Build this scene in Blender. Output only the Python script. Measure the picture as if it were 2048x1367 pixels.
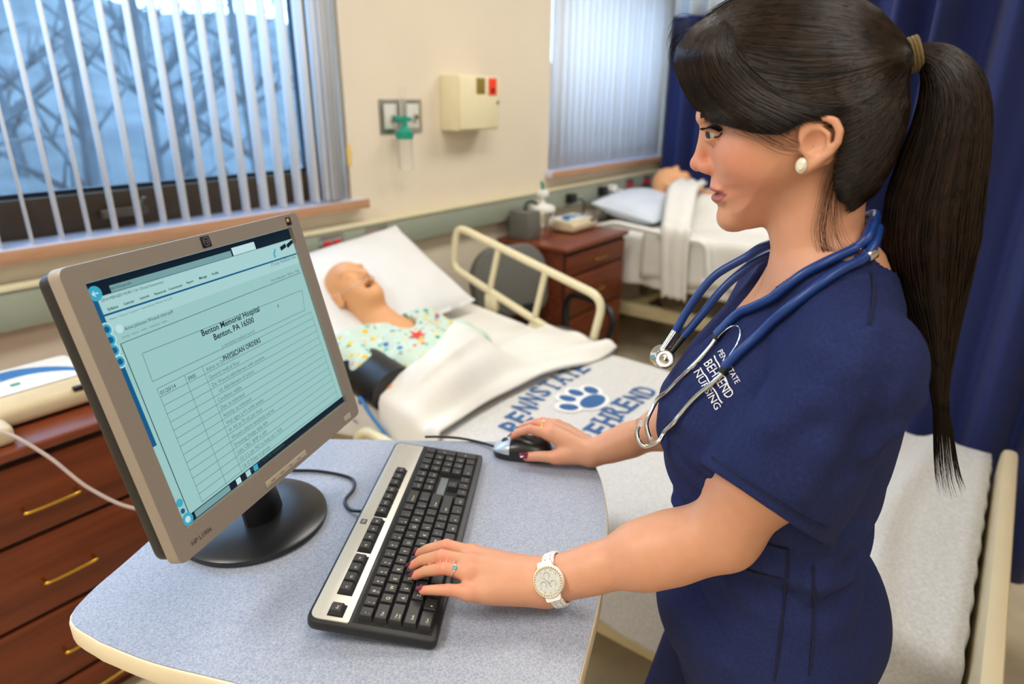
import bpy, bmesh, math, random
import numpy as np
from mathutils import Vector, Matrix
random.seed(7); rng = np.random.default_rng(7)
for o in list(bpy.data.objects): bpy.data.objects.remove(o)
SC = bpy.context.scene
COL = SC.collection

# ------------------------------------------------------------------ camera
CAM_F, CAM_CX, CAM_CY = 1310.0, 1024.0, 683.5
_p, _r, _a = math.radians(20.6), math.radians(-0.57), math.radians(37.0)
_fh = np.array([math.cos(_a), math.sin(_a), 0]); _rt = np.array([math.sin(_a), -math.cos(_a), 0]); _up = np.array([0, 0, 1.0])
CF = _fh*math.cos(_p) - _up*math.sin(_p); _u0 = _fh*math.sin(_p) + _up*math.cos(_p)
CR = _rt*math.cos(_r) - _u0*math.sin(_r); CU = np.cross(CR, CF)
CC = np.array([0, 0, 1.57])
cd = bpy.data.cameras.new('camera'); cam = bpy.data.objects.new('camera', cd); COL.objects.link(cam)
cd.sensor_width = 36; cd.lens = CAM_F/2048*36; cd.clip_start = 0.02
cam.matrix_world = Matrix(((CR[0], CU[0], -CF[0], CC[0]), (CR[1], CU[1], -CF[1], CC[1]), (CR[2], CU[2], -CF[2], CC[2]), (0, 0, 0, 1)))
cd.dof.use_dof = True; cd.dof.focus_distance = 0.86; cd.dof.aperture_fstop = 3.0
SC.camera = cam

# ------------------------------------------------------------------ world, lights, exposure
wd = bpy.data.worlds.new('overcast sky'); SC.world = wd; wd.use_nodes = True
wn = wd.node_tree.nodes; wl = wd.node_tree.links
bg = wn['Background']; bg.inputs['Color'].default_value = (0.50, 0.70, 1.0, 1); bg.inputs['Strength'].default_value = 6.5
SC.view_settings.view_transform = 'Standard'; SC.view_settings.look = 'None'
SC.view_settings.gamma = 1; SC.view_settings.use_curve_mapping = False
SC.view_settings.exposure = 0.0

CEIL = 2.72
TROFFERS = [(0.15, -0.45, 0.35), (1.75, 1.0, 0.72), (3.45, 1.0, 0.95), (-0.75, 1.2, 1.6), (2.9, -1.5, 0.3), (-1.1, -1.3, 0.5)]
TROFFER_W = 20.0
for i, (x, y, k) in enumerate(TROFFERS):
    ld = bpy.data.lights.new('ceiling_lamp', 'AREA'); ld.shape = 'RECTANGLE'; ld.size = 1.16; ld.size_y = 0.56
    ld.energy = TROFFER_W*k; ld.color = (1.0, 0.965, 0.915)
    lo = bpy.data.objects.new('ceiling_lamp', ld); COL.objects.link(lo); lo.location = (x, y, CEIL-0.035)

# ------------------------------------------------------------------ pixel/ray helpers used to measure the place
def ray(x, y):
    d = CF*CAM_F + CR*(x-CAM_CX) - CU*(y-CAM_CY); return d/np.linalg.norm(d)
def onz(x, y, z): d = ray(x, y); return CC + d*(z-CC[2])/d[2]
def onx(x, y, X): d = ray(x, y); return CC + d*(X-CC[0])/d[0]
def ony(x, y, Y): d = ray(x, y); return CC + d*(Y-CC[1])/d[1]
def onplane(x, y, c, n): d = ray(x, y); return CC + d*((c-CC)@n)/(d@n)

# ------------------------------------------------------------------ materials
def lin(c):
    return tuple(((v/255)/12.92 if v/255 <= 0.04045 else ((v/255+0.055)/1.055)**2.4) for v in c)
MATS = {}
def mat(name, rgb, rough=0.5, metal=0.0, var=0.06, scale=30.0, bump=0.0, bscale=200.0, spec=0.5, coat=0.0, sheen=0.0, trans=0.0, alpha=1.0, sss=0.0, stretch=None, emit=None, estr=0.0, rgb2=None, detail=3.0):
    """procedural principled material: base colour broken up by noise, optional fine relief"""
    m = bpy.data.materials.new(name); m.use_nodes = True
    nt = m.node_tree; N = nt.nodes; L = nt.links; b = N['Principled BSDF']
    c = lin(rgb)
    tc = N.new('ShaderNodeTexCoord'); mp = N.new('ShaderNodeMapping'); L.new(tc.outputs['Object'], mp.inputs['Vector'])
    if stretch: mp.inputs['Scale'].default_value = stretch
    nz = N.new('ShaderNodeTexNoise'); nz.inputs['Scale'].default_value = scale; nz.inputs['Detail'].default_value = detail
    L.new(mp.outputs['Vector'], nz.inputs['Vector'])
    cr = N.new('ShaderNodeValToRGB'); L.new(nz.outputs['Fac'], cr.inputs['Fac'])
    c2 = lin(rgb2) if rgb2 else tuple(min(1, v*(1+var)) for v in c)
    c1 = c if rgb2 else tuple(v*(1-var) for v in c)
    cr.color_ramp.elements[0].position = 0.3; cr.color_ramp.elements[1].position = 0.7
    cr.color_ramp.elements[0].color = (*c1, 1); cr.color_ramp.elements[1].color = (*c2, 1)
    L.new(cr.outputs['Color'], b.inputs['Base Color'])
    b.inputs['Roughness'].default_value = rough; b.inputs['Metallic'].default_value = metal
    b.inputs['Specular IOR Level'].default_value = spec
    b.inputs['Coat Weight'].default_value = coat; b.inputs['Sheen Weight'].default_value = sheen
    b.inputs['Transmission Weight'].default_value = trans; b.inputs['Alpha'].default_value = alpha
    if sss: b.inputs['Subsurface Weight'].default_value = sss; b.inputs['Subsurface Radius'].default_value = (0.012, 0.005, 0.003); b.inputs['Subsurface Scale'].default_value = 0.5
    if emit: b.inputs['Emission Color'].default_value = (*lin(emit), 1); b.inputs['Emission Strength'].default_value = estr
    if bump:
        n2 = N.new('ShaderNodeTexNoise'); n2.inputs['Scale'].default_value = bscale; n2.inputs['Detail'].default_value = 3
        L.new(mp.outputs['Vector'], n2.inputs['Vector'])
        bp = N.new('ShaderNodeBump'); bp.inputs['Strength'].default_value = bump; bp.inputs['Distance'].default_value = 0.002
        L.new(n2.outputs['Fac'], bp.inputs['Height']); L.new(bp.outputs['Normal'], b.inputs['Normal'])
    MATS[name] = m; return m
def emat(name, rgb, s=1.0):
    m = bpy.data.materials.new(name); m.use_nodes = True; N = m.node_tree.nodes; L = m.node_tree.links
    N.remove(N['Principled BSDF']); e = N.new('ShaderNodeEmission'); e.inputs['Color'].default_value = (*lin(rgb), 1); e.inputs['Strength'].default_value = s
    L.new(e.outputs[0], N['Material Output'].inputs[0]); MATS[name] = m; return m

# ------------------------------------------------------------------ object helpers
def tag(o, label=None, cat=None, group=None, kind=None):
    if label: o['label'] = label
    if cat: o['category'] = cat
    if group: o['group'] = group
    if kind: o['kind'] = kind
    return o
def thing(name, loc, label, cat, group=None, kind=None):
    o = bpy.data.objects.new(name, None); COL.objects.link(o); o.location = tuple(float(v) for v in loc); o.empty_display_size = 0.05
    return tag(o, label, cat, group, kind)
WM = {}
def wmat(o):
    if o is None: return Matrix.Identity(4)
    m = Matrix.LocRotScale(o.location, o.rotation_euler, o.scale)
    return (wmat(o.parent) @ o.matrix_parent_inverse @ m) if o.parent else m
def setparent(o, par):
    o.parent = par; o.matrix_parent_inverse = wmat(par).inverted()
def mesh(name, V, F, mats=None, parent=None, smooth=False, mi=None, sharp=None):
    me = bpy.data.meshes.new(name)
    V = np.asarray(V, dtype=np.float32)
    if isinstance(F, np.ndarray):
        n, k = F.shape
        me.vertices.add(len(V)); me.vertices.foreach_set('co', V.ravel())
        me.loops.add(n*k); me.loops.foreach_set('vertex_index', F.astype(np.int32).ravel())
        me.polygons.add(n); me.polygons.foreach_set('loop_start', np.arange(0, n*k, k, dtype=np.int32))
        me.update(calc_edges=True)
    else:
        me.from_pydata([tuple(map(float, v)) for v in V], [], [tuple(map(int, f)) for f in F]); me.update()
    if mats is not None:
        for m in (mats if isinstance(mats, (list, tuple)) else [mats]): me.materials.append(m)
    if mi is not None: me.polygons.foreach_set('material_index', np.asarray(mi, dtype=np.int32))
    if smooth: me.polygons.foreach_set('use_smooth', [True]*len(me.polygons))
    if sharp is not None:
        try: me.set_sharp_from_angle(angle=math.radians(sharp))
        except Exception: pass
    o = bpy.data.objects.new(name, me); COL.objects.link(o)
    if parent is not None: setparent(o, parent)
    return o
class MB:
    """collects shapes in world coordinates, builds ONE mesh object"""
    def __init__(s): s.V = []; s.F = []; s.M = []; s.m = 0
    def add(s, V, F):
        o = len(s.V); s.V += [tuple(map(float, v)) for v in V]; s.F += [tuple(int(i)+o for i in f) for f in F]; s.M += [s.m]*len(F); return s
    def bm(s, b, M=None):
        b.verts.index_update(); V = [(M @ v.co if M else v.co) for v in b.verts]
        F = [[v.index for v in f.verts] for f in b.faces]; s.add(V, F); b.free(); return s
    def box(s, c, d, bev=0.0, M=None, seg=2):
        b = bmesh.new(); bmesh.ops.create_cube(b, size=1); bmesh.ops.scale(b, vec=d, verts=b.verts)
        if bev: bmesh.ops.bevel(b, geom=b.edges[:], offset=min(bev, min(d)*0.49), segments=seg, profile=0.5, affect='EDGES')
        bmesh.ops.translate(b, vec=c, verts=b.verts); return s.bm(b, M)
    def boxb(s, a, b, bev=0.0, M=None, seg=2):
        return s.box([(a[i]+b[i])/2 for i in range(3)], [abs(b[i]-a[i]) for i in range(3)], bev, M, seg)
    def cyl(s, a, b, ra, rb=None, n=24, bev=0.0):
        a = Vector(a); b = Vector(b); rb = ra if rb is None else rb
        if bev: return s.lathe(a, b-a, [(0, 0), (ra-bev, 0), (ra-bev*0.3, bev*0.3), (ra, bev), (rb, (b-a).length-bev), (rb-bev*0.3, (b-a).length-bev*0.3), (rb-bev, (b-a).length), (0, (b-a).length)], n)
        return s.lathe(a, b-a, [(0, 0), (ra, 0), (rb, (b-a).length), (0, (b-a).length)], n)
    def lathe(s, o, ax, prof, n=24):
        o = Vector(o); ax = Vector(ax).normalized(); t = Vector((1, 0, 0)) if abs(ax.x) < 0.8 else Vector((0, 1, 0))
        u = ax.cross(t).normalized(); w = ax.cross(u); V = []; F = []; idx = []
        for r, h in prof:
            if r <= 1e-6: idx.append([len(V)]); V.append(o+ax*h)
            else:
                idx.append(list(range(len(V), len(V)+n)))
                V += [o+ax*h+(u*math.cos(2*math.pi*i/n)+w*math.sin(2*math.pi*i/n))*r for i in range(n)]
        for A, B in zip(idx, idx[1:]):
            for i in range(n):
                j = (i+1) % n
                if len(A) == 1 and len(B) == 1: continue
                if len(A) == 1: F.append((A[0], B[j], B[i]))
                elif len(B) == 1: F.append((A[i], A[j], B[0]))
                else: F.append((A[i], A[j], B[j], B[i]))
        return s.add(V, F)
    def tube(s, P, r, n=10, caps=True, flat=1.0, upv=None):
        P = [Vector(p) for p in P]; R = r if isinstance(r, (list, tuple, np.ndarray)) else [r]*len(P)
        V = []; F = []; prev = None
        for i, p in enumerate(P):
            t = (P[min(i+1, len(P)-1)]-P[max(i-1, 0)]).normalized()
            if prev is None:
                a = Vector(upv) if upv else (Vector((0, 0, 1)) if abs(t.z) < 0.9 else Vector((1, 0, 0)))
                u = (a - t*a.dot(t)).normalized()
            else: u = (prev - t*prev.dot(t)).normalized()
            prev = u; w = t.cross(u)
            V += [p+(u*math.cos(2*math.pi*k/n)*flat+w*math.sin(2*math.pi*k/n))*R[i] for k in range(n)]
        for i in range(len(P)-1):
            for k in range(n):
                j = (k+1) % n; F.append((i*n+k, i*n+j, (i+1)*n+j, (i+1)*n+k))
        if caps: F.append(tuple(range(n-1, -1, -1))); F.append(tuple((len(P)-1)*n+k for k in range(n)))
        return s.add(V, F)
    def prism(s, poly, z0, z1, bev=0.0, M=None):
        b = bmesh.new(); vs = [b.verts.new((x, y, z0)) for x, y in poly]; f = b.faces.new(vs)
        r = bmesh.ops.extrude_face_region(b, geom=[f]); bmesh.ops.translate(b, vec=(0, 0, z1-z0), verts=[v for v in r['geom'] if isinstance(v, bmesh.types.BMVert)])
        bmesh.ops.recalc_face_normals(b, faces=b.faces)
        if bev:
            ed = [e for e in b.edges if abs(e.verts[0].co.z-e.verts[1].co.z) < 1e-7]
            bmesh.ops.bevel(b, geom=ed, offset=bev, segments=2, profile=0.5, affect='EDGES')
        return s.bm(b, M)
    def build(s, name, mats, parent=None, smooth=True, sharp=38):
        return mesh(name, s.V, s.F, mats, parent, smooth, s.M if isinstance(mats, (list, tuple)) else None, sharp if smooth else None)
def copyo(o, parent=None, M=None):
    c = o.copy(); COL.objects.link(c)
    if parent is not None: setparent(c, parent)
    if M is not None: c.matrix_basis = M
    return c
def catmull(P, n=8):
    P = [np.array(p, float) for p in P]; Q = [2*P[0]-P[1]] + P + [2*P[-1]-P[-2]]; out = []
    for i in range(1, len(Q)-2):
        for k in range(n):
            t = k/n; a, b, c, d = Q[i-1], Q[i], Q[i+1], Q[i+2]
            out.append(0.5*((2*b)+(-a+c)*t+(2*a-5*b+4*c-d)*t*t+(-a+3*b-3*c+d)*t**3))
    out.append(P[-1]); return np.array(out)
def roundpoly(P, r, n=6):
    out = []; N = len(P)
    for i in range(N):
        p = Vector(P[i]); a = Vector(P[i-1]); b = Vector(P[(i+1) % N]); ri = r[i] if isinstance(r, (list, tuple)) else r
        da = (a-p); db = (b-p); ri = min(ri, da.length*0.48, db.length*0.48); s_ = p+da.normalized()*ri; e = p+db.normalized()*ri
        for k in range(n+1):
            t = k/n; out.append(tuple((1-t)**2*s_+2*t*(1-t)*p+t*t*e))
    return out
TXC = {}
def textmesh(txt, size=1.0, bold=False):
    """2D outline mesh of a string: verts (n,2) and faces, origin at left baseline"""
    key = (txt, size, bold)
    if key in TXC: return TXC[key]
    cu = bpy.data.curves.new('t', 'FONT'); cu.body = txt; cu.size = size; cu.resolution_u = 2
    if bold: cu.offset = 0.018*size
    ob = bpy.data.objects.new('t', cu); COL.objects.link(ob)
    me = bpy.data.meshes.new_from_object(ob)
    V = np.array([v.co[:2] for v in me.vertices]).reshape(-1, 2); F = [tuple(p.vertices) for p in me.polygons]
    bpy.data.objects.remove(ob); bpy.data.curves.remove(cu); bpy.data.meshes.remove(me)
    TXC[key] = (V, F); return V, F
def vnoise(P, s=1.0, seed=0):
    """cheap smooth value field from sums of sines, for folds"""
    r = np.random.default_rng(seed); P = np.asarray(P); out = np.zeros(len(P))
    for k in range(7):
        d = r.normal(size=P.shape[1]); d /= np.linalg.norm(d); out += np.sin(P@d*s*(0.6+r.random()*1.6)+r.random()*6.28)
    return out/4.0

# =================================================================== THE ROOM
m_wall = mat('wall_paint', (228, 216, 196), 0.7, var=0.02, scale=4, bump=0.05, bscale=350)
m_ceil = mat('ceiling_tile', (235, 232, 225), 0.9, var=0.04, scale=60, bump=0.2, bscale=150)
m_floor = mat('floor_vinyl', (214, 200, 172), 0.35, var=0.10, scale=9, bump=0.02, detail=6)
m_race = mat('raceway_paint', (150, 158, 142), 0.45, var=0.03, scale=8)
m_cap = mat('raceway_cap', (216, 208, 176), 0.45, var=0.03, scale=8)
m_brown = mat('bronze_window_frame', (84, 66, 44), 0.4, 0.3, var=0.08, scale=20)
m_dark = mat('window_gasket', (22, 34, 44), 0.6, var=0.1)
m_sill = mat('sill_laminate', (205, 205, 218), 0.3, var=0.04, scale=14)
m_siledge = mat('sill_edge_wood', (186, 142, 110), 0.5, var=0.08, scale=25, stretch=(0.3, 3, 3))
m_base = mat('baseboard_vinyl', (92, 76, 60), 0.5, var=0.06)
YW = 2.20
W1 = (-1.35, 1.80); W2 = (3.25, 4.75); WZ = (1.15, 2.40)
mb = MB()
xs = [-1.8, W1[0], W1[1], W2[0], W2[1], 6.2]
for a, b in ((xs[0], xs[1]), (xs[2], xs[3]), (xs[4], xs[5])): mb.boxb((a, YW, 0), (b, YW+0.2, CEIL))
for a, b in (W1, W2):
    mb.boxb((a, YW, 0), (b, YW+0.2, WZ[0])); mb.boxb((a, YW, WZ[1]), (b, YW+0.2, CEIL))
tag(mb.build('wall_window', m_wall, smooth=False), kind='structure')
tag(MB().boxb((-2.0, -2.8, 0), (-1.8, YW+0.2, CEIL)).build('wall_left', m_wall, smooth=False), kind='structure')
tag(MB().boxb((-2.0, -3.0, 0), (6.4, -2.8, CEIL)).build('wall_back', m_wall, smooth=False), kind='structure')
tag(MB().boxb((6.2, -2.8, 0), (6.4, YW+0.2, CEIL)).build('wall_right', m_wall, smooth=False), kind='structure')
tag(MB().boxb((-2.0, -3.0, -0.1), (6.4, YW+0.2, 0)).build('floor', m_floor, smooth=False), kind='structure')
tag(MB().boxb((-2.0, -3.0, CEIL), (6.4, YW+0.2, CEIL+0.1)).build('ceiling', m_ceil, smooth=False), kind='structure')
tag(MB().boxb((-1.8, YW-0.012, 0), (6.2, YW-0.0005, 0.10), 0.003).build('baseboard_window', m_base), kind='structure')
# raceway along the headwall
rw = tag(MB().boxb((-1.8, YW-0.05, 0.94), (6.2, YW-0.0005, 1.052), 0.004).build('trim_1', m_race), kind='structure')
MB().boxb((-1.8, YW-0.056, 1.052), (6.2, YW-0.0005, 1.066), 0.003).build('cap_rail', m_cap, rw)
# windows
m_glass = bpy.data.materials.new('window_glass'); m_glass.use_nodes = True
N = m_glass.node_tree.nodes; L = m_glass.node_tree.links; N.remove(N['Principled BSDF'])
tr = N.new('ShaderNodeBsdfTransparent'); gl = N.new('ShaderNodeBsdfGlossy'); gl.inputs['Roughness'].default_value = 0.02
tr.inputs['Color'].default_value = (0.86, 0.95, 1.0, 1)
mx = N.new('ShaderNodeMixShader'); mx.inputs[0].default_value = 0.05; nz = N.new('ShaderNodeTexNoise'); nz.inputs['Scale'].default_value = 2.0
mm = N.new('ShaderNodeMath'); mm.operation = 'MULTIPLY'; mm.inputs[1].default_value = 0.1; L.new(nz.outputs['Fac'], mm.inputs[0]); L.new(mm.outputs[0], mx.inputs[0])
L.new(tr.outputs[0], mx.inputs[1]); L.new(gl.outputs[0], mx.inputs[2]); L.new(mx.outputs[0], N['Material Output'].inputs[0])
def window(n, x0, x1, label):
    w = thing('window_%d' % n, ((x0+x1)/2, YW+0.12, WZ[0]), label, 'window', kind='structure')
    zf = 1.275
    f = MB(); y0, y1 = YW+0.09, YW+0.15
    f.boxb((x0, y0, WZ[0]), (x1, y1, zf), 0.004); f.boxb((x0, y0, WZ[1]-0.09), (x1, y1, WZ[1]), 0.004)
    f.boxb((x0, y0, zf), (x0+0.09, y1, WZ[1]-0.09), 0.004); f.boxb((x1-0.115, y0, zf), (x1, y1, WZ[1]-0.09), 0.004)
    f.build('window_frame', m_brown, w)
    g = MB(); 
    g.boxb((x0+0.09, y0+0.02, zf), (x1-0.115, y1-0.015, zf+0.014)); g.boxb((x1-0.130, y0+0.02, zf), (x1-0.115, y1-0.015, WZ[1]-0.09)); g.boxb((x0+0.09, y0+0.02, zf), (x0+0.10, y1-0.015, WZ[1]-0.09))
    g.build('gasket', m_dark, w)
    MB().boxb((x0+0.09, y0+0.030, zf), (x1-0.115, y0+0.036, WZ[1]-0.09)).build('pane', m_glass, w, smooth=False)
    s = MB().boxb((x0-0.03, YW-0.052, WZ[0]-0.022), (x1+0.045, YW+0.10, WZ[0]+0.012), 0.003).build('window_sill', m_sill, w)
    MB().boxb((x0-0.032, YW-0.058, WZ[0]-0.024), (x1+0.047, YW-0.051, WZ[0]+0.0125), 0.002).build('sill_edge', m_siledge, s)
    return w
w1 = window(1, W1[0], W1[1], 'large bronze-framed window behind the open slat blinds')
w2 = window(2, W2[0], W2[1], 'far window covered by closed pale blinds beside the blue curtain')
# latch on window 1
MB().boxb((0.865, YW+0.06, 1.195), (1.01, YW+0.092, 1.222), 0.006).cyl((0.985, YW+0.075, 1.215), (1.0, YW+0.06, 1.25), 0.009, 0.006, 12).build('latch', mat('latch_bronze', (120, 104, 84), 0.35, 0.6), w1)

# ---- vertical blinds
m_vane = bpy.data.materials.new('blind_vane_fabric'); m_vane.use_nodes = True
N = m_vane.node_tree.nodes; L = m_vane.node_tree.links; N.remove(N['Principled BSDF'])
df = N.new('ShaderNodeBsdfDiffuse'); tl = N.new('ShaderNodeBsdfTranslucent'); mx = N.new('ShaderNodeMixShader'); mx.inputs[0].default_value = 0.6
wv = N.new('ShaderNodeTexNoise'); wv.inputs['Scale'].default_value = 90; cr = N.new('ShaderNodeValToRGB')
cr.color_ramp.elements[0].color = (0.90, 0.90, 0.90, 1); cr.color_ramp.elements[1].color = (0.97, 0.97, 0.97, 1)
L.new(wv.outputs['Fac'], cr.inputs['Fac']); L.new(cr.outputs['Color'], df.inputs['Color']); L.new(cr.outputs['Color'], tl.inputs['Color'])
L.new(df.outputs[0], mx.inputs[1]); L.new(tl.outputs[0], mx.inputs[2]); L.new(mx.outputs[0], N['Material Output'].inputs[0])
m_white = mat('white_plastic', (236, 236, 232), 0.4, var=0.03)
def vane_mesh(h, w=0.089):
    V = []; F = []; n = 6
    for k, off in enumerate((0.0004, -0.0004)):
        for j, z in enumerate((0, h)):
            for i in range(n+1):
                t = i/n*2-1; V.append((t*w/2, 0.006*(1-t*t)+off, z))
    s = n+1
    for i in range(n):
        F.append((i, i+1, s+i+1, s+i)); F.append((2*s+i+1, 2*s+i, 3*s+i, 3*s+i+1)); F.append((i+1, i, 2*s+i, 2*s+i+1)); F.append((s+i, s+i+1, 3*s+i+1, 3*s+i))
    F.append((0, s, 3*s, 2*s)); F.append((n, 2*s+n, 3*s+n, s+n))
    return V, F
def blind(x0, x1, azs, xs, label, par_label=None):
    t = thing('vertical_blind', ((x0+x1)/2, YW, WZ[0]+0.015), label, 'blind')
    MB().boxb((x0, YW-0.022, WZ[1]-0.045), (x1, YW+0.022, WZ[1]-0.002), 0.004).build('head_rail', m_white, t)
    V, F = vane_mesh(WZ[1]-0.05-WZ[0]-0.020)
    first = None
    for x, az in zip(xs, azs):
        M = Matrix.Translation((x, YW-0.004, WZ[0]+0.020)) @ Matrix.Rotation(math.radians(az), 4, 'Z')
        if first is None:
            first = mesh('vane', V, F, m_vane, t, True); first.matrix_basis = M
        else: copyo(first, t, M)
    return t
xv = [-1.28+i*0.0745 for i in range(0, 40)]; xv = [x for x in xv if x < 1.63]
xv = [x-(xv[-1]-1.615) for x in xv]; az = [78+random.uniform(-2, 2) for _ in xv]
xv += [1.668, 1.700, 1.722, 1.741, 1.758]; az += [72, 66, 60, 52, 45]
b1 = blind(W1[0]+0.01, W1[1]-0.01, az, xv, 'white vertical slat blind hanging open in front of the large window')
MB().tube([(1.762, YW-0.045, 2.34), (1.765, YW-0.05, 1.80), (1.763, YW-0.05, 1.38)], 0.0018, 6).build('pull_cord', m_white, b1)
MB().lathe((1.763, YW-0.05, 1.30), (0, 0, 1), [(0, 0), (0.010, 0.002), (0.011, 0.05), (0.007, 0.085), (0, 0.088)], 12).build('cord_weight', mat('cord_weight_amber', (226, 196, 120), 0.4), b1)
xv2 = [W2[0]+0.06+i*0.070 for i in range(20)]; az2 = [random.uniform(-22, -8) for _ in xv2]
b2 = blind(W2[0]+0.01, W2[1]-0.01, az2, xv2, 'closed off-white vertical blind at the far window beside the curtain')

# ---- ceiling lamps (housings round the area lamps)
m_lens = emat('lamp_diffuser', (255, 246, 228), 3.0); m_tro = mat('lamp_housing', (240, 240, 238), 0.4)
for i, (x, y, k) in enumerate(TROFFERS):
    t = thing('ceiling_light', (x, y, CEIL-0.03), 'white framed rectangular light panel set in the ceiling', 'ceiling light', 'ceiling light panels')
    f = MB(); f.boxb((x-0.62, y-0.32, CEIL-0.03), (x-0.585, y+0.32, CEIL-0.001)); f.boxb((x+0.585, y-0.32, CEIL-0.03), (x+0.62, y+0.32, CEIL-0.001))
    f.boxb((x-0.585, y-0.32, CEIL-0.03), (x+0.585, y-0.285, CEIL-0.001)); f.boxb((x-0.585, y+0.285, CEIL-0.03), (x+0.585, y+0.32, CEIL-0.001))
    f.build('frame', m_tro, t); MB().boxb((x-0.585, y-0.285, CEIL-0.02), (x+0.585, y+0.285, CEIL-0.008)).build('diffuser', m_lens, t, smooth=False)

# ---- outside: snowy ground, wooded slope, bare trees
m_snow = mat('snow', (132, 138, 146), 0.9, var=0.08, scale=0.8)
m_hill = mat('wooded_slope', (62, 70, 74), 0.95, scale=1.2, rgb2=(92, 100, 102), detail=8)
m_bark = mat('winter_bark', (74, 80, 84), 0.9, var=0.25, scale=6)
nx, ny = 60, 30; V = []; F = []
for j in range(ny):
    for i in range(nx):
        x = -25+i*1.2; y = 2.6+j*1.15; s_ = max(0, (y-8.5)/16)
        z = -1.4 + 6.2*min(1.0, s_)**1.3 + 0.25*math.sin(x*0.9+y*0.5)*s_ - 0.020*max(0, x)*s_*2
        V.append((x, y, z))
for j in range(ny-1):
    for i in range(nx-1): F.append((j*nx+i, j*nx+i+1, (j+1)*nx+i+1, (j+1)*nx+i))
mi = [0 if V[f[0]][1] < 8.2 else 1 for f in F]
tag(mesh('ground_outside', V, F, [m_snow, m_hill], smooth=True, mi=mi), kind='structure')
def hillz(x, y):
    s_ = max(0, (y-8.5)/16); return -1.4+6.2*min(1.0, s_)**1.3+0.25*math.sin(x*0.9+y*0.5)*s_-0.04*max(0, x)*s_
def tree(x, y, h, seed):
    r = random.Random(seed); t = MB(); z0 = hillz(x, y)-0.1; br = []
    top = np.array([x+r.uniform(-.5, .5), y, z0+h]); base = np.array([x, y, z0]); mid = (base+top)/2+np.array([r.uniform(-.15, .15), 0, 0])
    T = catmull([base, mid, top], 4); t.tube(T, np.linspace(h*0.022, h*0.004, len(T)), 6)
    root = thing('bare_tree', base, 'bare grey winter tree on the slope outside the window', 'tree', 'bare trees outside the window')
    t.build('trunk', m_bark, root)
    for k in range(22):
        f = r.uniform(0.2, 0.97); p = T[int(f*(len(T)-1))]; a = r.uniform(0, 6.28); l = h*r.uniform(.12, .34)*(1.15-f)
        d = np.array([math.cos(a), math.sin(a)*0.6, r.uniform(.4, 1.1)]); q = p+d*l; b = MB()
        br.append((p, q, h*0.007*(1.2-f)))
        for m in range(3):
            g = r.uniform(.35, .95); pp = p+(q-p)*g; dd = d+np.array([r.uniform(-.9, .9), r.uniform(-.6, .6), r.uniform(-.2, .7)]); br.append((pp, pp+dd*l*.45, h*0.0035))
    b = MB()
    for p, q, w in br: b.tube([p, (p+q)/2+np.array([0, 0, .03]), q], [w, w*.7, w*.25], 4, False)
    tag(b.build('branches', m_bark, root), kind='stuff')
rt_ = random.Random(3)
for k in range(10):
    a = math.radians(46+k*4.0+rt_.uniform(-1, 1)); d = (9.5, 14.5, 11.5)[k % 3]+rt_.uniform(-1, 1)
    tree(d*math.cos(a), d*math.sin(a), rt_.uniform(4.5, 7), k)
# pale outdoor lamp post seen between the slats
t = thing('lamp_post', (7.0, 9.4, hillz(7.0, 9.4)), 'white lamp post standing outside between the window slats', 'lamp post')
z0 = hillz(7.0, 9.4); MB().tube([(7.0, 9.4, z0-0.1), (7.0, 9.4, 1.55)], 0.09, 10).build('pole', m_white, t)
MB().boxb((6.85, 9.3, 1.55), (7.35, 9.5, 1.72), 0.05).build('lamp_head', m_white, t)

# =================================================================== SDF TOOLKIT (smooth blended bodies, meshed by surface nets)
def smin(a, b, k):
    h = np.minimum(np.maximum(0.5+(b-a)*(0.5/k), 0), 1); return b+h*(a-b-k+k*h)
def smax(a, b, k): return -smin(-a, -b, k)
def cone(p, a, b, ra, rb):
    a = np.asarray(a, float); b = np.asarray(b, float); d = b-a
    q = p-a; t = np.minimum(np.maximum((q@d)*(1/(d@d)), 0), 1); q -= t[:, None]*d; return np.sqrt(np.einsum('ij,ij->i', q, q))-(ra+t*(rb-ra))
def chain(p, pts, rs):
    r = None
    for i in range(len(pts)-1):
        c = cone(p, pts[i], pts[i+1], rs[i], rs[i+1]); r = c if r is None else np.minimum(r, c)
    return r
def ell(p, c, r, A=None):
    q = p-np.asarray(c, float)
    if A is not None: q = q@np.asarray(A, float).T
    q = q/np.asarray(r, float); k0 = np.sqrt(np.einsum('ij,ij->i', q, q)); q = q/np.asarray(r, float); k1 = np.sqrt(np.einsum('ij,ij->i', q, q))+1e-9
    return k0*(k0-1)/k1
def polysd(u, v, P):
    """signed distance to a 2D polygon, negative inside"""
    d = np.full(len(u), 1e9); s = np.ones(len(u)); n = len(P)
    for i in range(n):
        ax, ay = P[i]; bx, by = P[i-1]; ex, ey = bx-ax, by-ay; wx, wy = u-ax, v-ay
        t = np.clip((wx*ex+wy*ey)/(ex*ex+ey*ey+1e-18), 0, 1); dx, dy = wx-ex*t, wy-ey*t
        d = np.minimum(d, dx*dx+dy*dy)
        c1 = v >= ay; c2 = v < by; c3 = ex*wy > ey*wx
        s = np.where((c1 & c2 & c3) | (~c1 & ~c2 & ~c3), -s, s)
    return s*np.sqrt(d)
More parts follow.
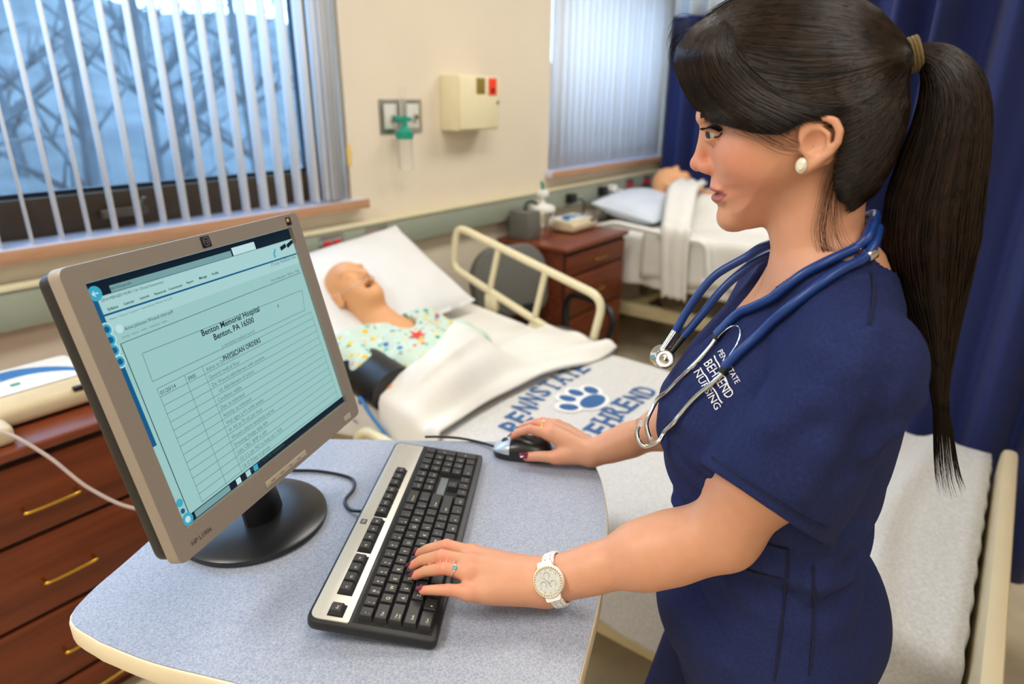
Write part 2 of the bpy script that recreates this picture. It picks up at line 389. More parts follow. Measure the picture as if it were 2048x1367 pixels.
def nets(f, lo, hi, h, B=12, slack=1.5):
    lo = np.array(lo, float); hi = np.array(hi, float); nb = np.ceil((hi-lo)/(B*h)).astype(int)
    g = np.stack(np.meshgrid(*[np.arange(n) for n in nb], indexing='ij'), -1).reshape(-1, 3)
    c = lo+(g+0.5)*B*h; v = np.concatenate([f(x) for x in np.array_split(c, max(1, len(c)//60000+1))])
    g = g[np.abs(v) < B*h*0.87*slack+h]
    l = np.arange(B+1); loc = np.stack(np.meshgrid(l, l, l, indexing='ij'), -1)
    ids = []; pos = []; E0 = []
    OFF = np.array([[0,0,0],[1,0,0],[0,1,0],[1,1,0],[0,0,1],[1,0,1],[0,1,1],[1,1,1]])
    EDG = [(0,1),(2,3),(4,5),(6,7),(0,2),(1,3),(4,6),(5,7),(0,4),(1,5),(2,6),(3,7)]
    for gb in np.array_split(g, max(1, len(g)//120+1)):
        if not len(gb): continue
        I = gb[:, None, None, None, :]*B+loc; P = (lo+I*h).reshape(-1, 3)
        D = f(P).reshape(len(gb), B+1, B+1, B+1)
        cs = [D[:, o[0]:B+o[0], o[1]:B+o[1], o[2]:B+o[2]] for o in OFF]
        neg = sum((x < 0).astype(np.int8) for x in cs); act = (neg > 0) & (neg < 8)
        w = np.argwhere(act)
        if not len(w): continue
        cv = np.stack([x[act] for x in cs], 1); cell = gb[w[:, 0]]*B+w[:, 1:]
        acc = np.zeros((len(w), 3)); cnt = np.zeros(len(w))
        for a, b in EDG:
            m = (cv[:, a] < 0) != (cv[:, b] < 0); t = cv[m, a]/(cv[m, a]-cv[m, b])
            acc[m] += OFF[a]+t[:, None]*(OFF[b]-OFF[a]); cnt[m] += 1
        ids.append(cell); pos.append(lo+(cell+acc/cnt[:, None])*h); E0.append(cv[:, [0, 1, 2, 4]] < 0)
    ids = np.concatenate(ids); pos = np.concatenate(pos); E0 = np.concatenate(E0)
    key = lambda c: (c[:, 0].astype(np.int64)+8)*(1 << 40)+(c[:, 1].astype(np.int64)+8)*(1 << 20)+(c[:, 2]+8)
    k = key(ids); o = np.argsort(k); ks = k[o]; F = []
    for ax, (b, c_) in enumerate(((1, 2), (2, 0), (0, 1))):
        m = np.nonzero(E0[:, 0] != E0[:, 1+ax])[0]; ok = np.ones(len(m), bool); q = []
        for db, dc in ((0, 0), (-1, 0), (-1, -1), (0, -1)):
            cc = ids[m].copy(); cc[:, b] += db; cc[:, c_] += dc; kk = key(cc); j = np.searchsorted(ks, kk); j = np.minimum(j, len(ks)-1)
            ok &= ks[j] == kk; q.append(o[j])
        q = np.stack(q, 1); fl = ~E0[m, 0]; q[fl] = q[fl][:, ::-1]; F.append(q[ok])
    return pos, np.concatenate(F)
def raymarch(f, XY, t0=0.3, t1=1.9):
    """march many sight lines at once; returns points (nan where nothing is met)"""
    XY = np.asarray(XY, float).reshape(-1, 2); D = CF*CAM_F+CR*(XY[:, :1]-CAM_CX)-CU*(XY[:, 1:]-CAM_CY); D /= np.linalg.norm(D, axis=1)[:, None]
    t = np.full(len(XY), t0); live = np.ones(len(XY), bool)
    for _ in range(400):
        i = np.nonzero(live)[0]
        if not len(i): break
        v = f(CC+D[i]*t[i][:, None]); hit_ = v < 0.0004; live[i[hit_]] = False; j = i[~hit_]; t[j] += np.maximum(0.0006, v[~hit_]*0.6); live[j[t[j] > t1]] = False
    P = CC+D*t[:, None]; P[t > t1] = np.nan; return P
def grads(f, P, e=0.002):
    Q = np.concatenate([P+s*e*np.eye(3)[i] for i in range(3) for s in (1, -1)]); v = f(Q).reshape(6, -1)
    g = np.stack([v[0]-v[1], v[2]-v[3], v[4]-v[5]], 1); return g/(np.linalg.norm(g, axis=1)[:, None]+1e-12)

# =================================================================== BACKGROUND FURNITURE
m_wood = mat('cherry_wood', (88, 40, 21), 0.42, scale=7, stretch=(0.35, 4, 5), rgb2=(118, 57, 30), detail=5, spec=0.3)
m_woodt = mat('cherry_wood_top', (112, 52, 28), 0.34, scale=7, stretch=(0.35, 4, 5), rgb2=(120, 58, 32), detail=5)
m_gap = mat('drawer_shadow_gap', (30, 14, 8), 0.8)
m_brass = mat('brass', (214, 172, 70), 0.22, 1.0, var=0.04)
m_cream = mat('cream_enamel', (234, 224, 188), 0.35, var=0.02)
m_cream2 = mat('beige_plastic', (212, 196, 162), 0.45, var=0.03)
m_blue = mat('pump_blue', (56, 122, 186), 0.35, var=0.03)
m_black = mat('black_plastic', (20, 20, 22), 0.4, var=0.1)
m_steel = mat('brushed_steel', (176, 174, 168), 0.32, 0.9, var=0.05, scale=60, stretch=(1, 1, 12))
m_chrome = mat('chrome', (210, 208, 202), 0.12, 1.0, var=0.03)
m_red = mat('red_outlet', (206, 42, 44), 0.35, var=0.04)
m_clear = mat('clear_plastic', (244, 246, 246), 0.12, var=0.02, trans=0.85, alpha=0.45)
m_green = mat('oxygen_green', (28, 150, 128), 0.35, var=0.05)
def dresser(x0, yf, label, zt=0.82, w=0.66, zs=(0.157, 0.37, 0.585, 0.782)):
    x1 = x0+w; t = thing('dresser', ((x0+x1)/2, (yf+YW)/2, 0), label, 'dresser')
    MB().boxb((x0+0.01, yf+0.022, 0.05), (x1-0.01, YW-0.015, zt-0.026), 0.002).build('case', m_wood, t)
    MB().boxb((x0+0.03, yf+0.05, 0), (x1-0.03, YW-0.03, 0.05)).build('plinth', m_wood, t, False)
    MB().boxb((x0-0.012, yf-0.012, zt-0.026), (x1+0.012, YW-0.014, zt), 0.008, seg=3).build('top', m_woodt, t)
    MB().boxb((x0+0.012, yf+0.012, 0.055), (x1-0.012, yf+0.023, zt-0.03)).build('gap_shadow', m_gap, t, False)  # near-black sheet, colours in the shadow between drawer fronts
    zz = [0.058]+list(zs)
    for a, b in zip(zz, zz[1:]):
        d = MB().boxb((x0+0.012, yf, a+0.006), (x1-0.012, yf+0.016, b-0.006), 0.004).build('drawer', m_wood, t)
        xc = (x0+x1)/2; zc = b-0.115 if b-a > 0.15 else (a+b)/2; p = MB()
        pts = catmull([(xc-0.055, yf+0.001, zc), (xc-0.055, yf-0.020, zc), (xc-0.046, yf-0.027, zc), (xc+0.046, yf-0.027, zc), (xc+0.055, yf-0.020, zc), (xc+0.055, yf+0.001, zc)], 4)
        p.tube(pts, 0.0042, 10); p.build('pull', m_brass, d)
    return t
dresser(0.065, 1.666, 'dark cherry chest of drawers with brass pulls at the left edge')
dresser(2.765, 1.745, 'cherry nightstand by the wall beside the far bed', zt=0.85, w=0.64, zs=(0.22, 0.46, 0.69, 0.812))
def pump(cx, cy, z, label, s=1.0, w=0.32, d=0.25, h=0.082):
    t = thing('mattress_pump', (cx, cy, z), label, 'pump', 'mattress air pumps')
    x0, x1, y0, y1 = cx-w/2, cx+w/2, cy-d/2, cy+d/2
    b = MB(); pr_ = [(y0, z+0.008), (y0-0.004, z+0.050), (y0+0.03, z+h-0.006), (y1-0.05, z+h), (y1, z+h-0.02), (y1, z+0.008)]
    M = Matrix(((0, 0, 1, 0), (1, 0, 0, 0), (0, 1, 0, 0), (0, 0, 0, 1)))
    b.prism(roundpoly(pr_, 0.015, 4), x0, x1, 0.012, M); b.build('housing', m_cream2, t)
    MB().boxb((x0+0.02, y0+0.02, z), (x1-0.02, y1-0.02, z+0.012)).build('base_pad', m_black, t, False)
    def ztop(y): 
        return z+h-0.006+0.006*(y-(y0+0.03))/(d-0.08)+0.0015
    def patch(name, poly, m, dz):
        V = [(x, y, ztop(y)+dz) for x, y in poly]; V += [(x, y, ztop(y)+dz-0.0012) for x, y in poly]; n = len(poly)
        mesh(name, V, [tuple(range(n))]+[(i, i+n, (i+1) % n+n, (i+1) % n) for i in range(n)], m, t)
    patch('top_panel', roundpoly([(x0+0.012, y0+0.034), (x1-0.012, y0+0.034), (x1-0.012, y1-0.054), (x0+0.012, y1-0.054)], 0.02), m_white, 0.0)
    arc = [(x0+0.02+(w-0.04)*k/14, y0+0.045+(d-0.115)*math.sin(math.pi*(0.04+0.92*k/14))**0.7) for k in range(15)]
    arc2 = [(x0+0.05+(w-0.075)*k/14, y0+0.042+(d-0.165)*math.sin(math.pi*(0.02+0.96*k/14))**0.7) for k in range(15)]
    patch('blue_swoosh', arc+arc2[::-1], m_blue, 0.0010)
    patch('green_key', [(cx-0.012, y0+0.075), (cx+0.008, y0+0.075), (cx+0.008, y0+0.088), (cx-0.012, y0+0.088)], m_green, 0.0012)
    MB().boxb((x1-0.07, y0-0.004, z+0.050), (x1-0.025, y0+0.010, z+0.062), 0.003).build('switch', m_black, t)
    V2, F2 = textmesh('Alternating', 0.016); V2 = V2-V2.mean(0)
    mesh('lettering', [(cx-0.045+x*1.0, y0+0.13+y, ztop(y0+0.13+y)+0.0022) for x, y in V2], F2, m_white, t)
    return t
pump(0.435, 1.885, 0.82, 'cream air pump with a blue arc on the dark chest of drawers')
pump(3.22, 2.02, 0.85, 'small cream air pump with a blue patch on the nightstand', w=0.26, d=0.22, h=0.07)
# pale little box at the very left edge and the clear tube running from it
t = thing('call_handset', (0.305, 1.72, 0.82), 'small cream handset at the left edge of the chest of drawers', 'handset')
MB().boxb((0.24, 1.680, 0.821), (0.372, 1.752, 0.868), 0.014, seg=3).build('housing', m_cream2, t); MB().boxb((0.26, 1.70, 0.867), (0.35, 1.735, 0.872), 0.003).build('button', m_white, t)
P = catmull([(0.30, 1.715, 0.873), (0.345, 1.655, 0.870), (0.40, 1.61, 0.80), (0.455, 1.57, 0.70), (0.53, 1.52, 0.625), (0.66, 1.45, 0.59), (0.85, 1.40, 0.62), (1.08, 1.42, 0.60)], 10)
tag(MB().tube(P, 0.0042, 10).build('air_hose', mat('clear_hose', (222, 206, 200), 0.2, trans=0.35, var=0.05)), 'thin clear hose trailing from the handset down past the drawers', 'hose')

# ---- nightstand items
t = thing('suction_unit', (2.90, 2.06, 0.85), 'grey metal suction unit with steel canister on the nightstand', 'suction unit')
MB().boxb((2.785, 2.00, 0.851), (2.895, 2.13, 1.00), 0.008).build('case', mat('grey_case', (104, 104, 98), 0.45, var=0.05), t)
MB().cyl((2.962, 2.035, 0.851), (2.962, 2.035, 0.985), 0.066, n=28, bev=0.006).build('canister', m_chrome, t)
c = MB().lathe((2.962, 2.035, 0.985), (0, 0, 1), [(0.070, 0), (0.072, 0.012), (0.066, 0.026), (0.040, 0.034), (0.016, 0.040), (0.010, 0.075), (0.0, 0.076)], 24).build('lid', m_white, t)
MB().lathe((2.962, 2.035, 1.055), (0, 0, 1), [(0.008, 0), (0.034, 0.012), (0.034, 0.032), (0.012, 0.042), (0.0, 0.043)], 18).build('filter', m_white, t)
MB().tube(catmull([(2.962, 2.035, 1.095), (2.959, 2.035, 1.12), (2.947, 2.035, 1.14)], 4), 0.009, 8).build('green_tip', m_green, t)
MB().tube(catmull([(2.84, 2.06, 1.00), (2.85, 2.06, 1.035), (2.90, 2.06, 1.04), (2.93, 2.045, 1.02)], 5), 0.008, 8).build('suction_tube', m_black, t)

# ---- outlets and plugs on the raceway
def outlet(x, z, label, m=m_red, double=True):
    t = thing('wall_outlet', (x, YW-0.05, z), label, 'outlet', 'outlets on the grey raceway')
    MB().boxb((x-0.060, YW-0.055, z-0.038), (x+0.060, YW-0.0495, z+0.038), 0.003).build('cover_plate', m_steel, t)
    for s in (-1, 1):
        r = MB().boxb((x+s*0.024-0.017, YW-0.061, z-0.016), (x+s*0.024+0.017, YW-0.055, z+0.016), 0.005).build('receptacle', m, t)
        for q in (-1, 1): MB().boxb((x+s*0.024+q*0.007-0.0015, YW-0.0618, z-0.006), (x+s*0.024+q*0.007+0.0015, YW-0.0608, z+0.006)).build('slot', m_black, r, False)
    return t
outlet(1.640, 1.004, 'double red outlet just right of the computer monitor')
outlet(1.880, 1.004, 'double red outlet peeking over the slanted white pillow')
outlet(4.18, 1.0, 'left of the two red outlets beside the far curtain')
outlet(4.44, 1.0, 'right of the two red outlets beside the far curtain')
def plug(x, z, m, label, dz=-0.2):
    t = thing('power_plug', (x, YW-0.05, z), label, 'plug')
    MB().boxb((x-0.030, YW-0.10, z-0.028), (x+0.030, YW-0.05, z+0.028), 0.008).build('plug_body', m, t)
    P = catmull([(x, YW-0.10, z), (x+0.03, YW-0.14, z-0.01), (x+0.07, YW-0.12, z-0.08), (x+0.07, YW-0.08, z-0.2), (x+0.05, YW-0.06, 0.45)], 8)
    MB().tube(P, 0.005, 8).build('cord', m, t)
plug(3.40, 0.995, m_black, 'left black plug with a cord above the nightstand'); plug(3.78, 1.0, m_black, 'black plug between the white plug and the left black plug'); plug(3.90, 1.0, m_white, 'white plug in the grey raceway behind the far pillow')
t = thing('wall_jack', (3.10, YW-0.05, 0.985), 'small pale jack plate low on the raceway above the nightstand', 'wall jack')
MB().boxb((3.065, YW-0.056, 0.955), (3.135, YW-0.0495, 1.02), 0.003).build('jack_plate', m_cream2, t); MB().cyl((3.10, YW-0.056, 0.985), (3.10, YW-0.064, 0.985), 0.014, n=14).build('jack_socket', m_black, t)

# ---- gas plates and flowmeter
for i, (x0, x1, lb) in enumerate(((1.976, 2.092, 'left stainless gas plate on the wall behind the green flowmeter'), (2.108, 2.224, 'right stainless gas plate on the wall beside the cream box'))):
    t = thing('gas_outlet', ((x0+x1)/2, YW, 1.42), lb, 'gas outlet', 'wall gas outlets')
    MB().boxb((x0, YW-0.008, 1.412), (x1, YW-0.0005, 1.552), 0.003).build('plate', m_steel, t)
    MB().boxb((x0+0.022, YW-0.011, 1.432), (x1-0.022, YW-0.008, 1.532), 0.002).build('label_panel', mat('gas_panel%d' % i, (214, 214, 206), 0.4), t)
    MB().cyl(((x0+x1)/2+0.01, YW-0.008, 1.475), ((x0+x1)/2+0.01, YW-0.024, 1.475), 0.016, n=16, bev=0.003).build('valve', m_chrome, t)
t = thing('oxygen_flowmeter', (2.060, YW-0.06, 1.40), 'green and clear oxygen flowmeter plugged into the wall gas plate', 'flowmeter')
MB().cyl((2.060, YW-0.062, 1.478), (2.060, YW-0.062, 1.60), 0.012, 0.011, 14).build('flow_tube', m_clear, t)
MB().cyl((2.052, YW-0.024, 1.472), (2.060, YW-0.075, 1.472), 0.014, n=14).cyl((2.060, YW-0.062, 1.44), (2.060, YW-0.062, 1.485), 0.014, n=14).build('valve_body', m_green, t)
MB().cyl((2.095, YW-0.064, 1.472), (2.060, YW-0.064, 1.472), 0.010, n=12).build('knob', m_green, t)
MB().lathe((2.060, YW-0.062, 1.392), (0, 0, 1), [(0, 0), (0.036, 0), (0.038, 0.006), (0.038, 0.030), (0.020, 0.040), (0.014, 0.05), (0, 0.05)], 20).build('bottle_cap', m_green, t)
MB().lathe((2.060, YW-0.062, 1.262), (0, 0, 1), [(0, 0), (0.030, 0.0), (0.034, 0.008), (0.034, 0.13), (0, 0.13)], 20).build('humidifier_bottle', m_clear, t)

# ---- cream wall box
t = thing('wall_box', (2.495, YW, 1.417), 'cream metal lock box on the wall with orange and olive stickers', 'wall box')
MB().boxb((2.35, YW-0.114, 1.417), (2.64, YW-0.0005, 1.655), 0.005).build('body', m_cream, t)
MB().boxb((2.354, YW-0.121, 1.424), (2.638, YW-0.115, 1.650), 0.003).build('door', m_cream, t)
MB().boxb((2.468, YW-0.1225, 1.575), (2.530, YW-0.1212, 1.645), 0.0004).build('olive_sticker', mat('olive_sticker', (138, 116, 48), 0.5, scale=90, var=0.2), t)
s = MB().boxb((2.556, YW-0.1225, 1.570), (2.617, YW-0.1212, 1.646), 0.0004).build('orange_sticker', mat('orange_sticker', (236, 66, 26), 0.5, scale=60, var=0.08), t)
MB().lathe((2.587, YW-0.1226, 1.592), (0, -1, 0), [(0, 0), (0.011, 0), (0.011, 0.0004), (0, 0.0004)], 12).build('sticker_mark', m_black, s)
MB().cyl((2.622, YW-0.121, 1.54), (2.622, YW-0.127, 1.54), 0.008, n=14).build('lock', m_chrome, t)

# ---- curtains
m_navy = mat('navy_curtain', (20, 36, 96), 0.8, var=0.10, scale=160, bump=0.25, bscale=700, sheen=0.1)
m_mesh = mat('white_mesh_cloth', (214, 226, 236), 0.8, var=0.05, scale=300)
def curtain(path, z0, z1, zm, label, wl, amp, seed, fold=None):
    P = catmull(path, 40); d = np.r_[0, np.cumsum(np.linalg.norm(np.diff(P, axis=0), axis=1))]; n = int(d[-1]/wl*16)
    s = np.linspace(0, d[-1], n); C = np.stack([np.interp(s, d, P[:, i]) for i in range(2)], 1); T = np.gradient(C, axis=0); T /= np.linalg.norm(T, axis=1)[:, None]; Nn = np.stack([-T[:, 1], T[:, 0]], 1)
    r = np.random.default_rng(seed); ph = s/wl*2*np.pi + 0.9*np.sin(s/wl*0.9+r.random()*6)+0.6*np.sin(s/wl*2.3+r.random()*6)
    am = amp*(0.75+0.35*np.sin(s/wl*1.7+r.random()*6))
    t = thing('privacy_curtain', (C[n//2][0], C[n//2][1], z0), label, 'curtain')
    def sheet(name, za, zb, m, nz, wob):
        V = []; F = []
        for j in range(nz+1):
            z = za+(zb-za)*j/nz; k = 1.0+0.25*(1-(z-z0)/(z1-z0))
            off = am*k*np.sin(ph+wob*(z-z0))+0.25*am*np.sin(2.1*ph+1.0)
            X = C+Nn*off[:, None]; V += [(a, b, z) for a, b in X]
        for j in range(nz):
            for i in range(n-1): F.append((j*n+i, j*n+i+1, (j+1)*n+i+1, (j+1)*n+i))
        o = mesh(name, V, F, m, t, True); md = o.modifiers.new('th', 'SOLIDIFY'); md.thickness = 0.002; return o
    sheet('cloth', z0, z1, m_navy, 14, 0.22)
    if zm: sheet('mesh_top', z1, zm, m_mesh, 4, 0.22)
    MB().tube([(a, b, CEIL-0.012) for a, b in C[::12]], 0.010, 8).build('ceiling_track', m_steel, t)
    return t
curtain([(4.66, 2.14), (4.66, 1.5), (4.66, 0.9), (4.64, 0.4)], 0.32, 2.09, 2.70, 'far navy privacy curtain hanging beside the second window', 0.165, 0.045, 4)
curtain([(2.40, 0.62), (2.33, 0.30), (2.27, -0.1), (2.285, -0.5), (2.33, -1.0)], 0.20, 2.12, 2.70, 'near navy privacy curtain hanging behind the dark ponytail at right', 0.150, 0.064, 9)

# =================================================================== BEDS
m_sheet = mat('white_bed_linen', (232, 230, 224), 0.8, var=0.02, scale=12, bump=0.08, bscale=500, sheen=0.1)
m_pillow = mat('pillow_linen', (230, 231, 232), 0.8, var=0.02, scale=12, bump=0.06, bscale=600)
m_pillow2 = mat('blue_white_pillow_linen', (214, 224, 238), 0.8, var=0.03, scale=12)
m_blank = mat('grey_fleece', (198, 198, 198), 0.95, scale=140, rgb2=(222, 221, 218), bump=0.3, bscale=600, sheen=0.3, detail=6)
m_mattr = mat('mattress_vinyl', (120, 132, 150), 0.5)
m_beige = mat('beige_bed_metal', (208, 194, 152), 0.4, var=0.03)
m_foot = mat('footboard_plastic', (224, 208, 172), 0.45, var=0.03, scale=5)
m_print = mat('blue_print', (52, 98, 154), 0.85, var=0.12, scale=260)
m_printw = mat('white_print', (240, 240, 238), 0.85, var=0.04)
BX0, BX1, BY0, BY1, BZ = 1.22, 2.12, -0.085, 2.12, 0.62
def bedz(y): return BZ+np.clip((np.asarray(y)-1.10)/1.0, 0, 1)*0.12
def mattress(name, x0, x1, y0, y1, zf, th, label, m):
    ys = np.linspace(y0, y1, 24); pr_ = [(y, zf(y)) for y in ys]+[(y, zf(y)-th) for y in ys[::-1]]
    b = MB(); M = Matrix(((0, 0, 1, 0), (1, 0, 0, 0), (0, 1, 0, 0), (0, 0, 0, 1))); b.prism([(float(a), float(c)) for a, c in pr_], x0, x1, 0.02, M)
    return tag(b.build(name, m), label, 'mattress')
def bed_frame(x0, x1, y0, y1, zd, label, foot=True, far=None, near=None, beam=0.30):
    t = thing('hospital_bed', ((x0+x1)/2, (y0+y1)/2, 0), label, 'bed')
    MB().boxb((x0+0.02, y0+0.03, zd-0.05), (x1-0.02, y1-0.02, zd), 0.01).build('deck', m_beige, t)
    for x in (x0+0.02, x1-0.08): MB().boxb((x, y0+0.04, beam-0.08), (x+0.06, y1-0.05, beam), 0.008).build('base_beam', m_beige, t)
    for y in (y0+0.25, y1-0.35):
        MB().boxb((x0+0.1, y, beam-0.06), (x1-0.1, y+0.06, beam-0.01), 0.005).build('cross_beam', m_beige, t)
        MB().boxb((x0+0.25, y, beam), (x0+0.31, y+0.06, zd-0.05)).build('lift_strut', m_steel, t); MB().boxb((x1-0.31, y, beam), (x1-0.25, y+0.06, zd-0.05)).build('lift_strut', m_steel, t)
    for x in (x0+0.06, x1-0.06):
        for y in (y0+0.12, y1-0.15):
            w = MB().cyl((x-0.018, y, 0.07), (x+0.018, y, 0.07), 0.068, n=20, bev=0.006).build('caster', m_black, t)
            MB().boxb((x-0.024, y-0.02, 0.07), (x-0.019, y+0.02, beam-0.06)).boxb((x+0.019, y-0.02, 0.07), (x+0.024, y+0.02, beam-0.06)).boxb((x-0.024, y-0.03, beam-0.10), (x+0.024, y+0.03, beam-0.07)).build('caster_fork', m_steel, w)
    return t
bed = bed_frame(BX0, BX1, BY0, BY1, 0.49, 'cream hospital bed holding the gowned manikin in the middle of the room')
# footboard, head panel
def panel_xz(x0, x1, z0, z1, y0, y1, r, bev):
    poly = roundpoly([(x0, z0), (x1, z0), (x1, z1), (x0, z1)], [0.02, 0.02, r, r], 8)
    M = Matrix(((1, 0, 0, 0), (0, 0, -1, 0), (0, 1, 0, 0), (0, 0, 0, 1)))
    return MB().prism(poly, -y1, -y0, bev, M)
panel_xz(1.02, 2.075, 0.26, 0.700, -0.158, -0.123, 0.07, 0.012).build('footboard', m_foot, bed)
panel_xz(1.14, 2.20, 0.30, 0.86, 2.135, 2.145, 0.07, 0.003).build('headboard', m_foot, bed)
# raised far side rail
RX = 2.165
def rp(q): return onx(q[0], q[1], RX)
loop = roundpoly([tuple(rp(q)[1:]) for q in [(914, 452), (1208, 597), (1172, 735), (1120, 672), (905, 534)]], [0.055, 0.07, 0.02, 0.02, 0.05], 6)
r = MB(); r.tube([(RX, a, b) for a, b in loop+loop[:1]], 0.0165, 12, False); sr = r.build('side_rail', m_cream, bed)
for a, b in (((999, 488), (978, 588)), ((1092, 538), (1066, 650))): MB().tube([rp(a), rp(b)], 0.0135, 12).build('rail_upright', m_cream, sr)
for q in ((985, 596), (1072, 655)):
    p = rp(q); MB().boxb((p[0]-0.02, p[1]-0.035, p[2]-0.06), (p[0]+0.012, p[1]+0.035, p[2]+0.02), 0.012).build('rail_bracket', m_cream, sr)
P = [(1.155, 1.46, 0.34), (1.155, 1.47, 0.57), (1.155, 1.42, 0.61), (1.155, 0.85, 0.52), (1.155, 0.78, 0.47), (1.155, 0.78, 0.32)]
sr2 = MB().tube([(1.155, a, b) for a, b in roundpoly([q[1:] for q in P], 0.04, 4)], 0.017, 12).build('side_rail', m_cream, bed)
for y in (1.25, 1.02): MB().tube([(1.155, y, 0.36), (1.155, y, 0.555)], 0.012, 10).build('rail_upright', m_cream, sr2)
mattress('mattress', BX0, BX1, BY0, BY1, lambda y: float(bedz(y)), 0.13, 'blue-grey mattress under the linen of the near bed', m_mattr)
# fitted sheet over head half
def heightsheet(name, x0, x1, y0, y1, f, nx, ny, m, label, cat, hang=None, th=0.003, parent=None):
    X = np.linspace(x0, x1, nx); Y = np.linspace(y0, y1, ny); V = []
    for y in Y:
        for x in X: V.append(f(x, y))
    F = [(j*nx+i, j*nx+i+1, (j+1)*nx+i+1, (j+1)*nx+i) for j in range(ny-1) for i in range(nx-1)]
    o = mesh(name, V, F, m, parent, True); md = o.modifiers.new('th', 'SOLIDIFY'); md.thickness = th; md.offset = 0
    return tag(o, label, cat)
def cross(x0, x1, z, zn, zf, r=0.035):
    """draped cross-section, far hang -> top -> near hang, as dense polyline (x,z)"""
    P = roundpoly([(x1, zf), (x1, z), (x0, z), (x0, zn)], r, 6); P = [P[0]]+P+[P[-1]]
    P = [(x1, zf)]+list(roundpoly([(x1, zf), (x1, z), (x0, z), (x0, zn)], [0.0001, r, r, 0.0001], 6))+[(x0, zn)]
    P = np.array(P); d = np.r_[0, np.cumsum(np.linalg.norm(np.diff(P, axis=0), axis=1))]
    return P, d
def drape(name, x0, x1, y0, y1, zfun, zn, zf, m, label, cat, nu=90, nv=60, amp=0.004, seed=1, over=0.0, foot=None):
    V = []; F = []
    for j in range(nv):
        y = y0+(y1-y0)*j/(nv-1); z = float(zfun(y))+over; P, d = cross(x0, x1, z, zn, zf)
        s = np.linspace(0, d[-1], nu); X = np.interp(s, d, P[:, 0]); Z = np.interp(s, d, P[:, 1])
        Q = np.stack([X*1.0, np.full(nu, y), Z*0.8], 1); nz = vnoise(Q, 9, seed)*amp+vnoise(Q, 22, seed+5)*amp*0.4
        hang = np.clip((z-0.03-Z)/0.2, 0, 1); fold = hang*0.016*np.sin(y*26+2.0*np.sin(y*7+seed))
        side = np.where(X < (x0+x1)/2, -1, 1)
        for k in range(nu): V.append((X[k]+side[k]*(fold[k]+abs(nz[k])*hang[k]), y, Z[k]+nz[k]*(1-hang[k])))
    F = [(j*nu+i, (j+1)*nu+i, (j+1)*nu+i+1, j*nu+i+1) for j in range(nv-1) for i in range(nu-1)]
    o = mesh(name, V, F, m, None, True); md = o.modifiers.new('th', 'SOLIDIFY'); md.thickness = 0.003; md.offset = -1
    return tag(o, label, cat)
drape('fitted_sheet', BX0-0.006, BX1+0.006, 1.10, BY1-0.01, bedz, 0.50, 0.50, m_sheet, 'white fitted sheet on the raised head of the near bed', 'sheet', over=0.007, amp=0.0035, seed=3)
# grey fleece blanket: top, both sides, and the foot end hanging inside the footboard
def blankz(y): return BZ+0.016+0.006*np.sin(np.asarray(y)*5+1)
def build_blanket():
    V = []; nu, nv = 120, 84
    ys = np.concatenate([np.linspace(1.30, -0.082, nv-14), np.full(14, -1.0)])
    for j in range(nv):
        hangf = 0.0
        if j < nv-14: y = ys[j]
        else: y = -0.082; hangf = (j-(nv-15))/14*0.26
        z = float(blankz(y)); zn = 0.335+0.02*math.sin(y*8); P, d = cross(BX0-0.030, BX1+0.024, z, zn, 0.40, 0.05)
        s = np.linspace(0, d[-1], nu); X = np.interp(s, d, P[:, 0]); Z = np.interp(s, d, P[:, 1])
        Q = np.stack([X, np.full(nu, y), Z*0.7], 1); nz = vnoise(Q, 8, 21)*0.005+vnoise(Q, 19, 22)*0.002
        hang = np.clip((z-0.04-Z)/0.15, 0, 1); fold = hang*0.020*np.sin(y*17+1.5*np.sin(y*6))
        side = np.where(X < 1.67, -1, 1)
        # long soft ridges near the foot, like the rucked fleece
        ridge = (0.026*np.exp(-((y-0.045-0.03*np.sin(X*5))/0.026)**2)-0.008*np.exp(-((y-0.115-0.03*np.sin(X*5))/0.03)**2)+0.010*np.exp(-((y-0.30-0.16*(X-1.6))/0.04)**2))*(1-hang)
        for k in range(nu):
            yy = y-0.024-abs(0.008*math.sin(X[k]*30)) if hangf > 0 else y-(0.024*max(0, 1-(y+0.082)/0.05) if y < -0.032 else 0)
            V.append((X[k]+side[k]*fold[k], yy, Z[k]+nz[k]*(1-hang[k])+ridge[k]-hangf*(1-0.6*hang[k])))
    F = [(j*nu+i, (j+1)*nu+i, (j+1)*nu+i+1, j*nu+i+1) for j in range(nv-1) for i in range(nu-1)]
    V = np.array(V); o = mesh('fleece_blanket', V, F, m_blank, None, True); md = o.modifiers.new('th', 'SOLIDIFY'); md.thickness = 0.004; md.offset = 1
    return tag(o, 'grey fleece blanket with blue lettering and a paw print on the near bed', 'blanket'), V.reshape(nv, nu, 3)
blanket, BV = build_blanket()
_top = BV.reshape(-1, 3); _top = _top[_top[:, 2] > 0.6]
def blank_at(x, y):
    d = (_top[:, 0]-x)**2+(_top[:, 1]-y)**2; i = np.argpartition(d, 6)[:6]; w = 1/(d[i]+1e-6); return float((_top[i, 2]*w).sum()/w.sum())
def print_on(name, V2, F, m, f, dz):
    V = []; 
    for a, b in V2: x, y = f(a, b); V.append((x, y, blank_at(x, y)+dz))
    return mesh(name, V, F, m, blanket)
